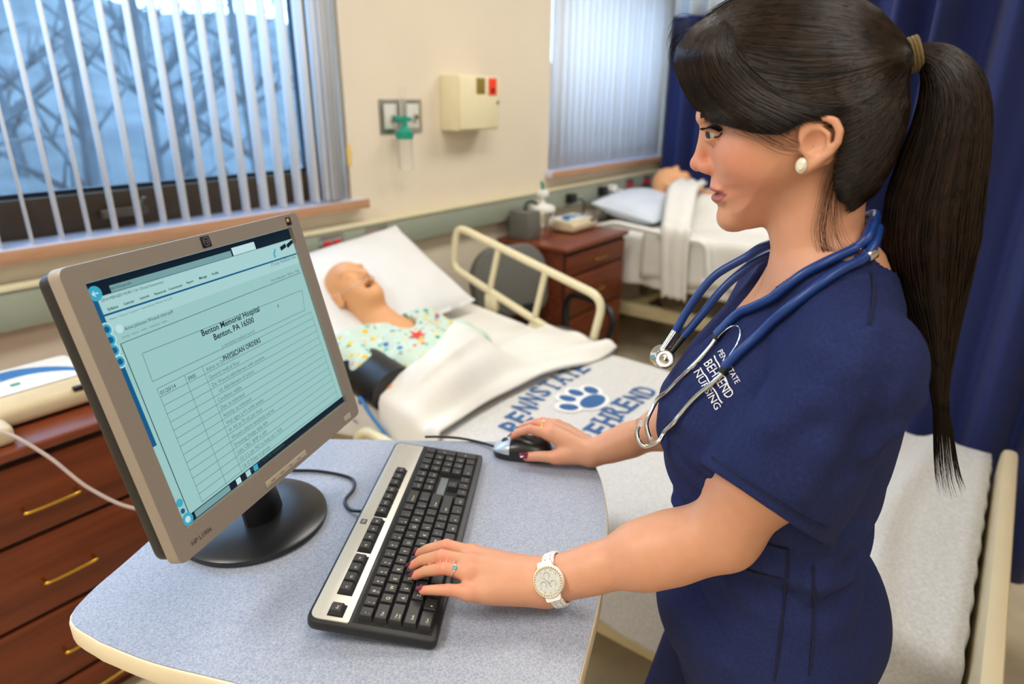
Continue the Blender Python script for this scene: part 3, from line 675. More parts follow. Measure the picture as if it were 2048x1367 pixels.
def lettering(txt, xc, w, ybase, h):
    for i, ch in enumerate(txt):
        V, F = textmesh(ch, 1.0, True); u = (i+0.5)/len(txt)*2-1
        cw = V[:, 0].max()-V[:, 0].min(); V = (V-[V[:, 0].min()+cw/2, V[:, 1].min()])/[cw, V[:, 1].max()-V[:, 1].min()]
        lw = w/len(txt)*0.78; yb = float(np.interp(u, np.linspace(-1, 1, len(ybase)), ybase))
        # slab serif feet, like college lettering
        SV = {'N': [(-0.62, -0.28, 0)], 'H': [(-0.66, -0.2, 0), (0.2, 0.66, 0), (-0.66, -0.2, 0.88), (0.2, 0.66, 0.88)], 'R': [(-0.62, -0.16, 0), (0.3, 0.66, 0)], 'A': [(-0.64, -0.24, 0), (0.24, 0.64, 0)], 'P': [(-0.64, -0.12, 0)], 'B': [(-0.62, -0.3, 0), (-0.62, -0.3, 0.88)], 'E': [(-0.64, -0.3, 0), (-0.64, -0.3, 0.88)], 'T': [(-0.28, 0.28, 0)], 'D': [(-0.62, -0.3, 0), (-0.62, -0.3, 0.88)]}.get(ch, [])
        F = list(F); V = [tuple(q) for q in V]
        for x0, x1, y0 in SV: o = len(V); V += [(x0, y0), (x1, y0), (x1, y0+0.12), (x0, y0+0.12)]; F.append((o, o+1, o+2, o+3))
        print_on('lettering', V, F, m_print, lambda a, b: (xc+u*w/2+a*lw, yb+b*h), 0.0032)
lettering('PENNSTATE', 1.655, 0.570, [1.004, 1.022, 1.055, 1.076, 1.088, 1.090, 1.093, 1.094, 1.09], 0.078)
lettering('BEHREND', 1.690, 0.475, [0.788, 0.797, 0.812, 0.822, 0.820, 0.816, 0.820], 0.080)
def blob(name, c, rx, ry, a, m, dz, n=24):
    ca, sa = math.cos(a), math.sin(a); V = [(0, 0)]+[(rx*math.cos(2*math.pi*k/n), ry*math.sin(2*math.pi*k/n)) for k in range(n)]
    print_on(name, V, [(0, k+1, (k+1) % n+1) for k in range(n)], m, lambda p, q: (c[0]+p*ca-q*sa, c[1]+p*sa+q*ca), dz)
PX, PY = 1.700, 0.978
for dx, dy, rx, ry, a in ((0.004, -0.026, 0.056, 0.036, 0), (-0.078, 0.014, 0.023, 0.032, 0.5), (-0.028, 0.050, 0.021, 0.030, 0.15), (0.026, 0.052, 0.021, 0.030, -0.15), (0.074, 0.022, 0.023, 0.032, -0.5)):
    blob('paw_outline', (PX+dx, PY+dy), rx+0.013, ry+0.013, a, m_printw, 0.0030)
for dx, dy, rx, ry, a in ((0.004, -0.026, 0.056, 0.036, 0), (-0.078, 0.014, 0.023, 0.032, 0.5), (-0.028, 0.050, 0.021, 0.030, 0.15), (0.026, 0.052, 0.021, 0.030, -0.15), (0.074, 0.022, 0.023, 0.032, -0.5)):
    blob('paw_pad', (PX+dx, PY+dy), rx, ry, a, m_print, 0.0040)

# ---- pillow
def pillow(name, c, w, h, th, slope, rz, m, label, dent=None, seed=1, spin=0.0):
    nu, nv = 44, 32; V = []
    A = Matrix.Rotation(rz, 3, 'Z') @ Matrix.Rotation(slope, 3, 'X') @ Matrix.Rotation(spin, 3, 'Z')
    for side in (1, -1):
        for j in range(nv):
            for i in range(nu):
                u = -1+2*i/(nu-1); v = -1+2*j/(nv-1); e = max(0, (1-abs(u)**2.6)*(1-abs(v)**2.6))**0.55
                k = 1-0.05*(1-abs(u)**2)*abs(v)**3; k2 = 1-0.06*(1-abs(v)**2)*abs(u)**3
                q = Vector((u*w/2*k2, v*h/2*k, side*th/2*e)); 
                z = q.z+side*0.004*e*math.sin(u*9+seed)*math.sin(v*6+seed*2)
                if dent and side > 0: z -= dent[2]*math.exp(-((q.x-dent[0])/0.11)**2-((q.y-dent[1])/0.12)**2)
                V.append(tuple(Vector(c)+A @ Vector((q.x, q.y, z))))
    F = []; n = nu*nv
    for j in range(nv-1):
        for i in range(nu-1):
            a = j*nu+i; F.append((a, a+1, a+nu+1, a+nu)); F.append((n+a+1, n+a, n+a+nu, n+a+nu+1))
    for i in range(nu-1): F.append((i+1, i, n+i, n+i+1)); a = (nv-1)*nu+i; F.append((a, a+1, n+a+1, n+a))
    for j in range(nv-1): a = j*nu; F.append((a, a+nu, n+a+nu, n+a)); a += nu-1; F.append((a+nu, a, n+a, n+a+nu))
    return tag(mesh(name, V, F, m, None, True), label, 'pillow')
pillow('pillow', (1.60, 1.905, 0.872), 0.80, 0.50, 0.15, math.radians(33), math.radians(-3), m_pillow, 'white pillow propped behind the gowned manikin on the near bed', dent=(-0.13, -0.08, 0.035), spin=math.radians(7))

# ---- manikins
m_mskin = mat('manikin_vinyl', (226, 166, 116), 0.5, var=0.03, scale=10)
m_mouth = mat('manikin_mouth_dark', (18, 8, 6), 0.7)
def manikin_head_f(c, up, fw, s=1.0):
    up = np.array(up, float); up /= np.linalg.norm(up); fw = np.array(fw, float); fw -= up*(fw@up); fw /= np.linalg.norm(fw); lt = np.cross(up, fw)
    A = np.stack([fw, lt, up])
    def f(p):
        q = (p-np.asarray(c))@A.T/s
        d = ell(q, (-0.008, 0, 0.030), (0.098, 0.077, 0.085))
        d = smin(d, ell(q, (0.030, 0, -0.035), (0.062, 0.060, 0.088)), 0.03)
        d = smin(d, ell(q, (0.052, 0, -0.092), (0.032, 0.032, 0.028)), 0.03)
        d = smin(d, cone(q, (0.082, 0, 0.012), (0.104, 0, -0.028), 0.009, 0.014), 0.014)
        for y in (-1, 1):
            d = smin(d, ell(q, (0.072, 0.030*y, 0.030), (0.018, 0.026, 0.010)), 0.012)
            d = smax(d, -ell(q, (0.098, 0.031*y, 0.004), (0.018, 0.018, 0.013)), 0.012)
            d = smin(d, ell(q, (0.078, 0.031*y, 0.003), (0.010, 0.015, 0.009)), 0.004)
            d = smin(d, ell(q, (0.093, 0.013*y, -0.031), (0.010, 0.010, 0.009)), 0.006)
            d = smin(d, ell(q, (-0.008, 0.078*y, -0.012), (0.019, 0.010, 0.032)), 0.006)
            d = smax(d, -ell(q, (-0.004, 0.090*y, -0.012), (0.009, 0.009, 0.018)), 0.004)
        d = smin(d, ell(q, (0.086, 0, -0.052), (0.010, 0.026, 0.007)), 0.006)
        d = smin(d, ell(q, (0.082, 0, -0.074), (0.012, 0.022, 0.007)), 0.006)
        d = smax(d, -ell(q, (0.092, 0, -0.064), (0.036, 0.027, 0.0125)), 0.003)
        d = smin(d, cone(q, (-0.012, 0, -0.06), (-0.022, 0, -0.17), 0.055, 0.058), 0.03)
        return d*s
    return f, A
HC = np.array([1.475, 1.835, 0.905]); hu = (-0.10, 0.86, 0.50); hf = (-0.06, -0.56, 0.82)
mh, MA = manikin_head_f(HC, hu, hf)
def W3(l): return HC+np.array(l)@MA
ch = np.array([1.465, 1.515, 0.715])
def manikin_f(p):
    d = mh(p)
    b = ell(p, ch, (0.165, 0.265, 0.104)); b = smin(b, cone(p, (1.29, 1.66, 0.745), (1.63, 1.66, 0.745), 0.065, 0.065), 0.06)
    b = smin(b, cone(p, (1.285, 1.63, 0.74), (1.262, 1.40, 0.70), 0.052, 0.045), 0.03); b = smin(b, cone(p, (1.645, 1.63, 0.74), (1.70, 1.43, 0.695), 0.050, 0.042), 0.03)
    b = smin(b, ell(p, (1.52, 1.36, 0.66), (0.165, 0.14, 0.05)), 0.05)
    return smin(d, b, 0.04)
V, F = nets(manikin_f, (1.15, 0.90, 0.56), (1.92, 2.02, 1.08), 0.006)
man = thing('manikin', (1.5, 1.5, float(bedz(1.5))), 'tan training manikin with open mouth lying in a patterned gown', 'manikin')
mesh('body', V, F, m_mskin, man, True)
MB().lathe(W3((0.064, 0, -0.063)), W3((1, 0, 0))-HC, [(0, 0), (0.025, 0.0), (0.025, 0.004), (0, 0.006)], 14).build('mouth_cavity', m_mouth, man)
cp = [W3(q) for q in ((-0.015, 0.084, 0.018), (0.045, 0.070, -0.020), (0.088, 0.030, -0.040), (0.103, 0, -0.044), (0.088, -0.030, -0.040), (0.045, -0.072, -0.020), (-0.015, -0.084, 0.018))]
MB().tube(catmull(cp, 6), 0.0028, 8).build('nasal_cannula', m_clear, man)
# gown: pale cloth printed with small coloured figures
m_gown = bpy.data.materials.new('printed_gown'); m_gown.use_nodes = True
N = m_gown.node_tree.nodes; L = m_gown.node_tree.links; b_ = N['Principled BSDF']; b_.inputs['Roughness'].default_value = 0.85
tc = N.new('ShaderNodeTexCoord'); vo = N.new('ShaderNodeTexVoronoi'); vo.inputs['Scale'].default_value = 38; vo.distance = 'MANHATTAN'; vo.inputs['Randomness'].default_value = 0.9; L.new(tc.outputs['Object'], vo.inputs['Vector'])
lt_ = N.new('ShaderNodeMath'); lt_.operation = 'LESS_THAN'; lt_.inputs[1].default_value = 0.54; L.new(vo.outputs['Distance'], lt_.inputs[0])
sp = N.new('ShaderNodeSeparateColor'); L.new(vo.outputs['Color'], sp.inputs[0]); rp_ = N.new('ShaderNodeValToRGB'); rp_.color_ramp.interpolation = 'CONSTANT'; L.new(sp.outputs[0], rp_.inputs[0])
cols = [(210, 226, 214), (228, 190, 40), (60, 120, 180), (214, 228, 218), (60, 160, 130), (232, 96, 60), (236, 200, 60), (120, 190, 170)]
for i, c_ in enumerate(cols):
    e = rp_.color_ramp.elements[i] if i < 2 else rp_.color_ramp.elements.new(i/len(cols)); e.position = i/len(cols); e.color = (*lin(c_), 1)
mxc = N.new('ShaderNodeMix'); mxc.data_type = 'RGBA'; L.new(lt_.outputs[0], mxc.inputs[0]); mxc.inputs[6].default_value = (*lin((200, 218, 204)), 1); L.new(rp_.outputs[0], mxc.inputs[7]); L.new(mxc.outputs[2], b_.inputs['Base Color'])
def gown_f(p):
    b = ell(p, ch, (0.180, 0.275, 0.117)); b = smin(b, cone(p, (1.29, 1.655, 0.752), (1.63, 1.655, 0.752), 0.078, 0.076), 0.06)
    b = smin(b, cone(p, (1.285, 1.63, 0.745), (1.272, 1.54, 0.735), 0.068, 0.076), 0.03); b = smin(b, cone(p, (1.645, 1.63, 0.745), (1.70, 1.46, 0.715), 0.066, 0.074), 0.03)
    b = b-0.006*np.sin(p[:, 0]*38+np.sin(p[:, 1]*23)*1.6)-0.004*np.sin(p[:, 1]*60+p[:, 0]*25)
    b = smax(b, -cone(p, W3((-0.02, 0, -0.10)), W3((-0.0, 0, -0.24)), 0.064, 0.072), 0.008)
    return smax(b, p[:, 2]*-1+0.655, 0.01)
V, F = nets(gown_f, (1.15, 1.25, 0.6), (1.90, 1.82, 0.95), 0.006)
mesh('gown', V, F, m_gown, man, True)
starV = []; 
for k in range(10): a = math.pi/2+k*math.pi/5; rr_ = 0.034 if k % 2 == 0 else 0.013; starV.append((rr_*math.cos(a), rr_*math.sin(a)))
sx, sy = 1.440, 1.480
def gtop(x, y):
    z = 0.95
    while z > 0.6 and gown_f(np.array([[x, y, z]]))[0] > 0: z -= 0.002
    return z+0.004
mesh('red_star', [(sx, sy, gtop(sx, sy))]+[(sx+a, sy+b, gtop(sx+a, sy+b)) for a, b in starV], [(0, k+1, (k+1) % 10+1) for k in range(10)], mat('gown_red', (226, 66, 46), 0.8), man)
# pressure cuff on the near arm
t = thing('pressure_cuff', (1.262, 1.50, 0.65), 'black blood pressure cuff wrapped on the manikin arm', 'pressure cuff')
MB().tube([(1.285, 1.60, 0.735), (1.27, 1.51, 0.725), (1.258, 1.40, 0.712)], [0.086, 0.090, 0.086], 24, True, 0.85).build('cuff', m_black, t)
MB().tube([(1.288, 1.606, 0.736), (1.287, 1.600, 0.735)], [0.090, 0.091], 24, True, 0.85).build('edge_tape', m_steel, t)
MB().tube(catmull([(1.20, 1.50, 0.66), (1.17, 1.46, 0.70), (1.16, 1.40, 0.66), (1.17, 1.34, 0.60)], 6), 0.006, 8).build('cuff_hose', m_blue, t)
# white top sheet folded across the body
def fold_f(x, y):
    base = float(bedz(y))+0.028
    if x < 1.20: base -= min(0.16, (1.20-x)*3.0)
    e = (1.42-y)/0.26
    bump = 0.150*math.exp(-((x-1.475)/0.22)**4)*float(np.clip((1.0-e)/0.65, 0, 1))
    q = np.array([[x, y*1.2]]); z = base+bump+0.008*float(vnoise(q, 16, 8)[0])+0.012*math.sin(y*52+x*7+2*math.sin(x*6))*np.clip(e*1.2, 0.2, 1)
    z += 0.010*math.exp(-((e-0.90)/0.10)**2)
    yy = y+0.02*math.sin(x*5.0+0.5)-0.10*max(0, x-1.72)*e-0.11*float(np.clip((1.62-x)/0.22, 0, 1)*np.clip((x-1.20)/0.14, 0.35, 1))*(1-e)+0.02*(1-e)
    return (x if x > 1.20 else 1.20-(1.20-x)*0.30, yy, z)
heightsheet('top_sheet', 1.05, 2.13, 1.16, 1.42, fold_f, 90, 44, m_sheet, 'white top sheet folded back over the manikin above the grey blanket', 'sheet', th=0.012)

# ---- chair
m_cfab = mat('grey_chair_fabric', (106, 106, 100), 0.9, var=0.10, scale=300, bump=0.3, bscale=900)
CH = thing('office_chair', (2.44, 1.61, 0), 'grey upholstered chair with black arms between the bed and the nightstand', 'chair')
CM = Matrix.Translation((2.44, 1.61, 0)) @ Matrix.Rotation(math.radians(-18), 4, 'Z')     # local -Y is forward
def shell(poly, th, M): return MB().prism(poly, -th/2, th/2, th*0.3, M)
back = roundpoly([(-0.21, 0.53), (0.21, 0.53), (0.235, 0.77), (0.15, 0.885), (-0.15, 0.885), (-0.235, 0.77)], 0.09, 6)
Mb = CM @ Matrix.Translation((0, 0.22, 0)) @ Matrix.Rotation(math.radians(-10), 4, 'X') @ Matrix(((1, 0, 0, 0), (0, 0, -1, 0), (0, 1, 0, 0), (0, 0, 0, 1)))
shell(back, 0.065, Mb).build('backrest', m_cfab, CH)
seat = roundpoly([(-0.23, -0.26), (0.23, -0.26), (0.22, 0.20), (-0.22, 0.20)], 0.10, 6)
MB().prism(seat, 0.40, 0.475, 0.025, CM).build('seat', m_cfab, CH)
for s in (-1, 1):
    P = [CM @ Vector(q) for q in ((s*0.235, 0.17, 0.44), (s*0.255, 0.19, 0.58), (s*0.258, 0.12, 0.635), (s*0.258, -0.08, 0.63), (s*0.255, -0.15, 0.57), (s*0.24, -0.12, 0.42))]
    MB().tube(catmull([tuple(p) for p in P], 6), 0.017, 10).build('armrest', m_black, CH)
for s in (-1, 1):
    for y in (-0.20, 0.20):
        P = [CM @ Vector((s*0.20, y*0.8, 0.41)), CM @ Vector((s*0.23, y*1.2, 0.012))]; MB().tube([tuple(p) for p in P], 0.013, 10).build('leg', m_black, CH)
MB().boxb((-0.03, 0.16, 0.43), (0.03, 0.19, 0.62), 0.005, CM).build('back_bracket', m_black, CH)

# ---- far bed
FX0, FX1, FZ = 3.56, 4.46, 0.80
fb = bed_frame(FX0, FX1, 0.0, 2.12, 0.60, 'white-made far hospital bed beside the nightstand', beam=0.36)
panel_xz(3.5, 4.5, 0.35, 0.88, -0.06, -0.02, 0.06, 0.012).build('footboard', m_foot, fb)
P = [onx(1196, 441, 3.50), onx(1292, 463, 3.50)]
rr = MB().tube([(3.50, a, b) for a, b in roundpoly([(2.10, 0.62), (2.08, 0.80), (float(P[0][1])-0.12, float(P[0][2])), (1.30, float(P[1][2])-0.02), (1.26, 0.60)], 0.04, 5)], 0.018, 10).build('side_rail', m_white, fb)
mattress('mattress', FX0, FX1, 0.0, 2.10, lambda y: FZ-0.01, 0.16, 'mattress of the far bed under white linen', m_mattr)
drape('bed_sheet', FX0-0.012, FX1+0.012, 0.0, 2.09, lambda y: FZ+0.004, 0.50, 0.5, m_sheet, 'white sheet hanging over the side of the far bed', 'sheet', amp=0.006, seed=12)
pillow('pillow', (3.98, 1.92, 0.905), 0.72, 0.44, 0.17, math.radians(10), 0.05, m_pillow2, 'blue-white pillow under the far manikin by the curtain', seed=4)
H2 = np.array([4.20, 1.86, 1.035]); mh2, A2 = manikin_head_f(H2, (-0.15, 0.93, 0.1), (0.1, -0.1, 1))
def man2(p): return smin(mh2(p), smin(ell(p, (4.20, 1.45, 0.92), (0.20, 0.34, 0.10)), ell(p, (4.15, 0.8, 0.88), (0.18, 0.55, 0.07)), 0.08), 0.04)
V, F = nets(man2, (3.9, 0.2, 0.78), (4.5, 2.05, 1.2), 0.010)
mn = thing('manikin', (4.2, 1.4, FZ), 'far manikin with only its head showing above white covers', 'manikin'); mesh('body', V, F, m_mskin, mn, True)
def cov(x, y):
    z = FZ+0.03+0.17*math.exp(-((x-4.18)/0.24)**4)*np.clip(0.55+(y-0.2)*0.42, 0.5, 1)+0.010*float(vnoise(np.array([[x, y]]), 14, 3)[0])
    if x < 3.55: z -= (3.55-x)*6.0*0.30
    return (max(x, 3.535-(3.55-x)*0.05) if x < 3.55 else x, y-(0.10*(x-3.6) if x > 3.6 else 0), z)
heightsheet('bed_cover', 3.40, 4.47, 0.12, 1.70, cov, 60, 60, m_sheet, 'white cover drawn up to the far manikin', 'bed cover', th=0.008)
P = [(3.49, 1.45, 0.47), (3.488, 1.46, 0.60), (3.485, 1.47, 0.74), (3.50, 1.48, 0.87), (3.60, 1.52, 0.885), (3.75, 1.58, 0.95), (3.95, 1.65, 1.04), (4.15, 1.68, 1.06)]
Q = catmull(P, 6); nrm = []; V = []; F = []
wid = np.linspace(0.075, 0.10, len(Q))
for q, w in zip(Q, wid):
    for k in range(7): t_ = k/6*2-1; V.append((q[0]-0.012*math.cos(t_*7)-0.004, q[1]+t_*w, q[2]+0.010*math.cos(t_*9)+0.006))
for i in range(len(Q)-1):
    for k in range(6): F.append((i*7+k, i*7+k+1, (i+1)*7+k+1, (i+1)*7+k))
o = mesh('draped_towel', V, F, m_sheet, None, True); md = o.modifiers.new('th', 'SOLIDIFY'); md.thickness = 0.008
tag(o, 'white strip of linen hanging down the side of the far bed', 'towel')

# =================================================================== TABLE
m_lam = mat('speckled_laminate', (132, 141, 162), 0.40, scale=420, rgb2=(178, 182, 193), detail=8)
m_edge = mat('table_edge_band', (236, 222, 190), 0.4, var=0.03)
TZ = 0.92
outl = [(0.197, 0.800), (0.190, 0.868), (0.225, 0.902), (0.290, 0.933), (0.40, 0.987), (0.52, 1.045), (0.612, 1.082), (0.655, 1.070), (0.73, 0.969), (0.826, 0.839), (0.915, 0.717), (0.985, 0.612), (0.985, 0.555), (0.948, 0.511), (0.897, 0.468), (0.83, 0.422), (0.772, 0.39), (0.67, 0.341), (0.59, 0.31), (0.516, 0.283), (0.455, 0.258), (0.412, 0.265), (0.36, 0.375), (0.265, 0.610), (0.222, 0.714)]
poly = [tuple(p) for p in catmull(outl+outl[:1], 4)[:-1]]
tb = thing('overbed_table', (0.56, 0.68, 0), 'grey-blue speckled table with cream edge holding the computer', 'table')
MB().prism(poly, TZ-0.034, TZ-0.0015, 0.004).build('edge_band', m_edge, tb)
c0 = np.mean(poly, axis=0); pin = [tuple(c0+(np.array(p)-c0)*(1-0.0032/np.linalg.norm(np.array(p)-c0))) for p in poly]
MB().prism(pin, TZ-0.004, TZ).build('table_top', m_lam, tb)
MB().boxb((0.545, 0.80, 0.06), (0.605, 0.88, TZ-0.034), 0.008).build('column', m_cream, tb)
MB().boxb((0.35, 0.55, 0.03), (0.42, 1.05, 0.06), 0.01).boxb((0.73, 0.55, 0.03), (0.80, 1.05, 0.06), 0.01).boxb((0.35, 0.80, 0.03), (0.80, 0.88, 0.06), 0.01).build('base', m_cream, tb)
for x in (0.385, 0.765):
    for y in (0.58, 1.02): MB().cyl((x-0.012, y, 0.026), (x+0.012, y, 0.026), 0.026, n=16).build('caster', m_black, tb)

# =================================================================== MONITOR
MC = np.array([0.449, 0.803, 1.228]); yw, pt, rl = math.radians(-68.5), math.radians(14.5), math.radians(-1.1)
mn_ = np.array([math.cos(pt)*math.cos(yw), math.cos(pt)*math.sin(yw), math.sin(pt)]); r0 = np.array([-math.sin(yw), math.cos(yw), 0]); u0_ = np.cross(mn_, r0)
mr = r0*math.cos(rl)+u0_*math.sin(rl); mu = np.cross(mn_, mr)
MM = Matrix(((mr[0], mu[0], mn_[0], MC[0]), (mr[1], mu[1], mn_[1], MC[1]), (mr[2], mu[2], mn_[2], MC[2]), (0, 0, 0, 1)))
m_bez = mat('silver_bezel', (160, 150, 138), 0.42, 0.25, var=0.03, scale=500)
m_bezedge = mat('bezel_side', (206, 194, 176), 0.35, 0.3)
mon = thing('computer_monitor', (0.462, 0.868, TZ), 'silver flat monitor showing a patient chart on the table', 'monitor')
o_ = roundpoly([(-0.2135, -0.1845), (0.2135, -0.1845), (0.2135, 0.172), (-0.2135, 0.172)], 0.012, 6); i_ = [(-0.1885, -0.151), (0.1885, -0.151), (0.1885, 0.151), (-0.1885, 0.151)]
def ring(outer, inner, z0, z1, zi):
    """frame with a rectangular hole: outer loop, 4-corner hole"""
    n = len(outer); V = [(x, y, z1) for x, y in outer]+[(x, y, z1) for x, y in inner]+[(x, y, zi) for x, y in inner]+[(x*1.003, y*1.003, z1-0.003) for x, y in outer]+[(x*1.003, y*1.003, z0) for x, y in outer]
    b = bmesh.new(); vs = [b.verts.new(v) for v in V]; q = n//4
    for c in range(4):
        for k in range(c*q, c*q+q-1): b.faces.new((vs[k], vs[k+1], vs[n+c]))
        k = c*q+q-1; b.faces.new((vs[k], vs[(k+1) % n], vs[n+(c+1) % 4], vs[n+c]))
        b.faces.new((vs[n+c], vs[n+(c+1) % 4], vs[n+4+(c+1) % 4], vs[n+4+c]))
    for k in range(n):
        j = (k+1) % n; b.faces.new((vs[k], vs[n+8+k], vs[n+8+j], vs[j])); b.faces.new((vs[n+8+k], vs[2*n+8+k], vs[2*n+8+j], vs[n+8+j]))
    return b
m_ = MB(); m_.bm(ring(o_, i_, -0.012, 0.004, -0.002), MM); m_.build('bezel', m_bez, mon, True, 30)
bk = roundpoly([(-0.211, -0.182), (0.211, -0.182), (0.211, 0.1695), (-0.211, 0.1695)], 0.014, 6)
MB().prism(bk, -0.036, -0.011, 0.006, MM).prism(roundpoly([(-0.15, -0.13), (0.15, -0.13), (0.15, 0.12), (-0.15, 0.12)], 0.03, 5), -0.060, -0.034, 0.01, MM).build('back_housing', m_black, mon)
def sm(name, rgb, s=0.92): return mat(name, (6, 6, 6), 0.35, var=0.0, spec=0.25, emit=rgb, estr=s)
s_bg = sm('screen_pale', (158, 204, 202)); s_hd = sm('screen_header', (172, 214, 214)); s_dk = sm('screen_dark', (10, 30, 44)); s_bl = sm('screen_blue', (16, 92, 138)); s_ln = sm('screen_line', (92, 134, 136)); s_tx = sm('screen_text', (24, 44, 54)); s_tg = sm('screen_text_grey', (84, 122, 124)); s_ic = sm('screen_icon', (60, 170, 200)); s_gr = sm('screen_grey', (120, 164, 168)); s_wh = sm('screen_white', (196, 230, 232)); s_pg = sm('screen_page', (164, 210, 206))
scr = MB().box((0, 0, -0.004), (0.377, 0.302, 0.004), 0, MM).build('screen', s_bg, mon, False)
def spt(zx, zy):
    """point of the screen plane seen at zoomed crop coordinate"""
    p = onplane(90+0.5195*zx, 420+0.5195*zy, MC+mn_*-0.002, mn_)-MC; return np.array([p@mr, p@mu])
def sl(p, z): return MM @ Vector((float(p[0]), float(p[1]), z))
def sclamp(p): return np.clip(p, (-0.188, -0.1505), (0.188, 0.1505))
def spoly(name, P, m, z=-0.0016): P = [sclamp(np.array(p)) for p in P]; return mesh(name, [sl(p, z) for p in P], [tuple(range(len(P)))[::-1]] if False else [tuple(range(len(P)))], m, scr)
def srect(name, x0, x1, y0, y1, m, z=-0.0016): return spoly(name, [(x0, y0), (x1, y0), (x1, y1), (x0, y1)], m, z)
def sline(name, a, b, w, m, z=-0.0012, raw=False):
    a, b = (np.array(a), np.array(b)) if raw else (sclamp(spt(*a)), sclamp(spt(*b))); d = b-a; n_ = np.array([-d[1], d[0]])/np.linalg.norm(d)*w/2
    return spoly(name, [a-n_, b-n_, b+n_, a+n_], m, z)
def stext(txt, za, zb, m=s_tx, bold=False, z=-0.0010, name='lettering'):
    a, b = spt(*za), spt(*zb); V, F = textmesh(txt, 1.0, bold); w = V[:, 0].max()-V[:, 0].min(); k = (b[0]-a[0])/w
    P = [(a[0]+(x-V[:, 0].min())*k, (a[1]+b[1])/2+y*k) for x, y in V]
    return mesh(name, [sl(p, z) for p in P], F, m, scr)
T_, B_, L_, R_ = 0.1505, -0.1505, -0.188, 0.188
srect('title_bar', L_, R_, T_-0.017, T_, s_dk)
srect('side_bar', L_, L_+0.010, -0.045, T_-0.016, s_bl, -0.00155)
srect('address_bar', L_+0.030, 0.045, T_-0.0165, T_-0.0085, s_gr, -0.0014); srect('browser_tab', 0.048, 0.098, T_-0.0165, T_-0.0055, s_wh, -0.0014)
def sdisc(name, c, r, m, z=-0.0012): spoly(name, [(c[0]+r*math.cos(k*0.3927), c[1]+r*math.sin(k*0.3927)) for k in range(16)], m, z)
sdisc('back_button', (L_+0.010, T_-0.0125), 0.0085, s_ic); sline('back_arrow', (L_+0.006, T_-0.0125), (L_+0.014, T_-0.0125), 0.0015, s_wh, -0.0009, True)
sline('back_arrow', (L_+0.006, T_-0.0125), (L_+0.0095, T_-0.0095), 0.0013, s_wh, -0.0009, True); sline('back_arrow', (L_+0.006, T_-0.0125), (L_+0.0095, T_-0.0155), 0.0013, s_wh, -0.0009, True)
spoly('page_header', roundpoly([(L_+0.011, T_-0.056), (R_, T_-0.056), (R_, T_-0.018), (L_+0.011, T_-0.018)], [0.0001, 0.0001, 0.0001, 0.006], 4), s_hd, -0.0014)
stext('https://cms.psu.edu', (243, 310), (330, 283), s_tx)
stext('2014 MERGED NURS 116: Clinical Immersions', (215, 352), (455, 283))
for tx, a, b in (('Syllabus', (240, 388), (281, 375)), ('Calendar', (302, 367), (343, 353)), ('Lessons', (365, 345), (400, 333)), ('Resources', (421, 328), (465, 314)), ('Communicate', (475, 310), (527, 292)), ('Report', (544, 285), (570, 276)), ('Manage', (593, 268), (622, 258)), ('Profile', (643, 252), (667, 244))): stext(tx, a, b, s_tx, True)
sline('header_rule', (215, 410), (966, 168), 0.0022, s_bl)
stext('Home > Course > Lessons > Anne Johnson Wound chart.pdf', (246, 421), (488, 346), s_tg)
stext('Anne Johnson Wound chart.pdf', (306, 463), (492, 396)); stext('Settings   Reports   Utilities   Submissions   Delete', (295, 491), (470, 431), s_tg)
stext('(Tools) Add/Edit links', (870, 218), (965, 184), s_tg); stext('View Attached - Share - Help', (868, 275), (978, 238), s_tg)
sline('header_art', (880, 172), (886, 182), 0.004, s_ic); sline('header_art', (884, 150), (880, 172), 0.003, s_ic)
for a, b in (((905, 150), (925, 135)), ((930, 140), (955, 118))): sline('header_art', a, b, 0.006, s_dk)
for c in ((235, 460), (250, 500), (265, 540), (287, 583)):
    q = spt(*c); sdisc('side_icon', q, 0.0078, s_wh, -0.0012); sdisc('side_icon', q, 0.0062, s_ic, -0.0011); sdisc('side_icon', q, 0.0036, s_bl, -0.0010)
sdisc('file_icon', spt(285, 457), 0.005, s_wh)
sline('viewer_frame', (289, 515), (552, 1165), 0.0011, s_tx); sline('viewer_frame', (289, 515), (984, 240), 0.0009, s_tg)
def sbox(P, w=0.0007, m=s_tg):
    for a, b in zip(P, P[1:]+P[:1]): sline('table_rule', a, b, w, m)
sbox([(372, 552), (988, 308), (998, 385), (412, 660)]); 
stext('Benton Memorial Hospital', (604, 484), (826, 390), s_tx, True); stext('Benton, PA 16500', (651, 499), (805, 432), s_tx, True)
stext('a simulated medical record', (680, 527), (806, 472), s_tg); stext('PHYSICIAN ORDERS', (686, 577), (831, 511), s_tx, True)
A0, A1, A2, A3 = spt(428, 685), spt(1010, 412), spt(1090, 690), spt(600, 1120)
lx = A0[0]; rx = 0.176; ty = A0[1]-0.001; rows = 17
for k in range(rows+1):
    y = ty-0.0108*k
    if y > B_+0.012: sline('table_rule', (lx, y), (rx, y), 0.0006, s_tg, -0.0012, True)
for x in (lx, lx+0.044, lx+0.075, rx): sline('table_rule', (x, ty), (x, max(B_+0.012, ty-0.0108*rows)), 0.0006, s_tg, -0.0012, True)
def trow(k, x, txt, h=0.0072, m=s_tg):
    V, F = textmesh(txt, h); mesh('lettering', [sl((lx+x+a*0.95, ty-0.0108*(k+1)+0.002+b), -0.0010) for a, b in V], F, m, scr)
trow(0, 0.002, '01/20/14', m=s_tx); trow(0, 0.047, '0905', m=s_tx)
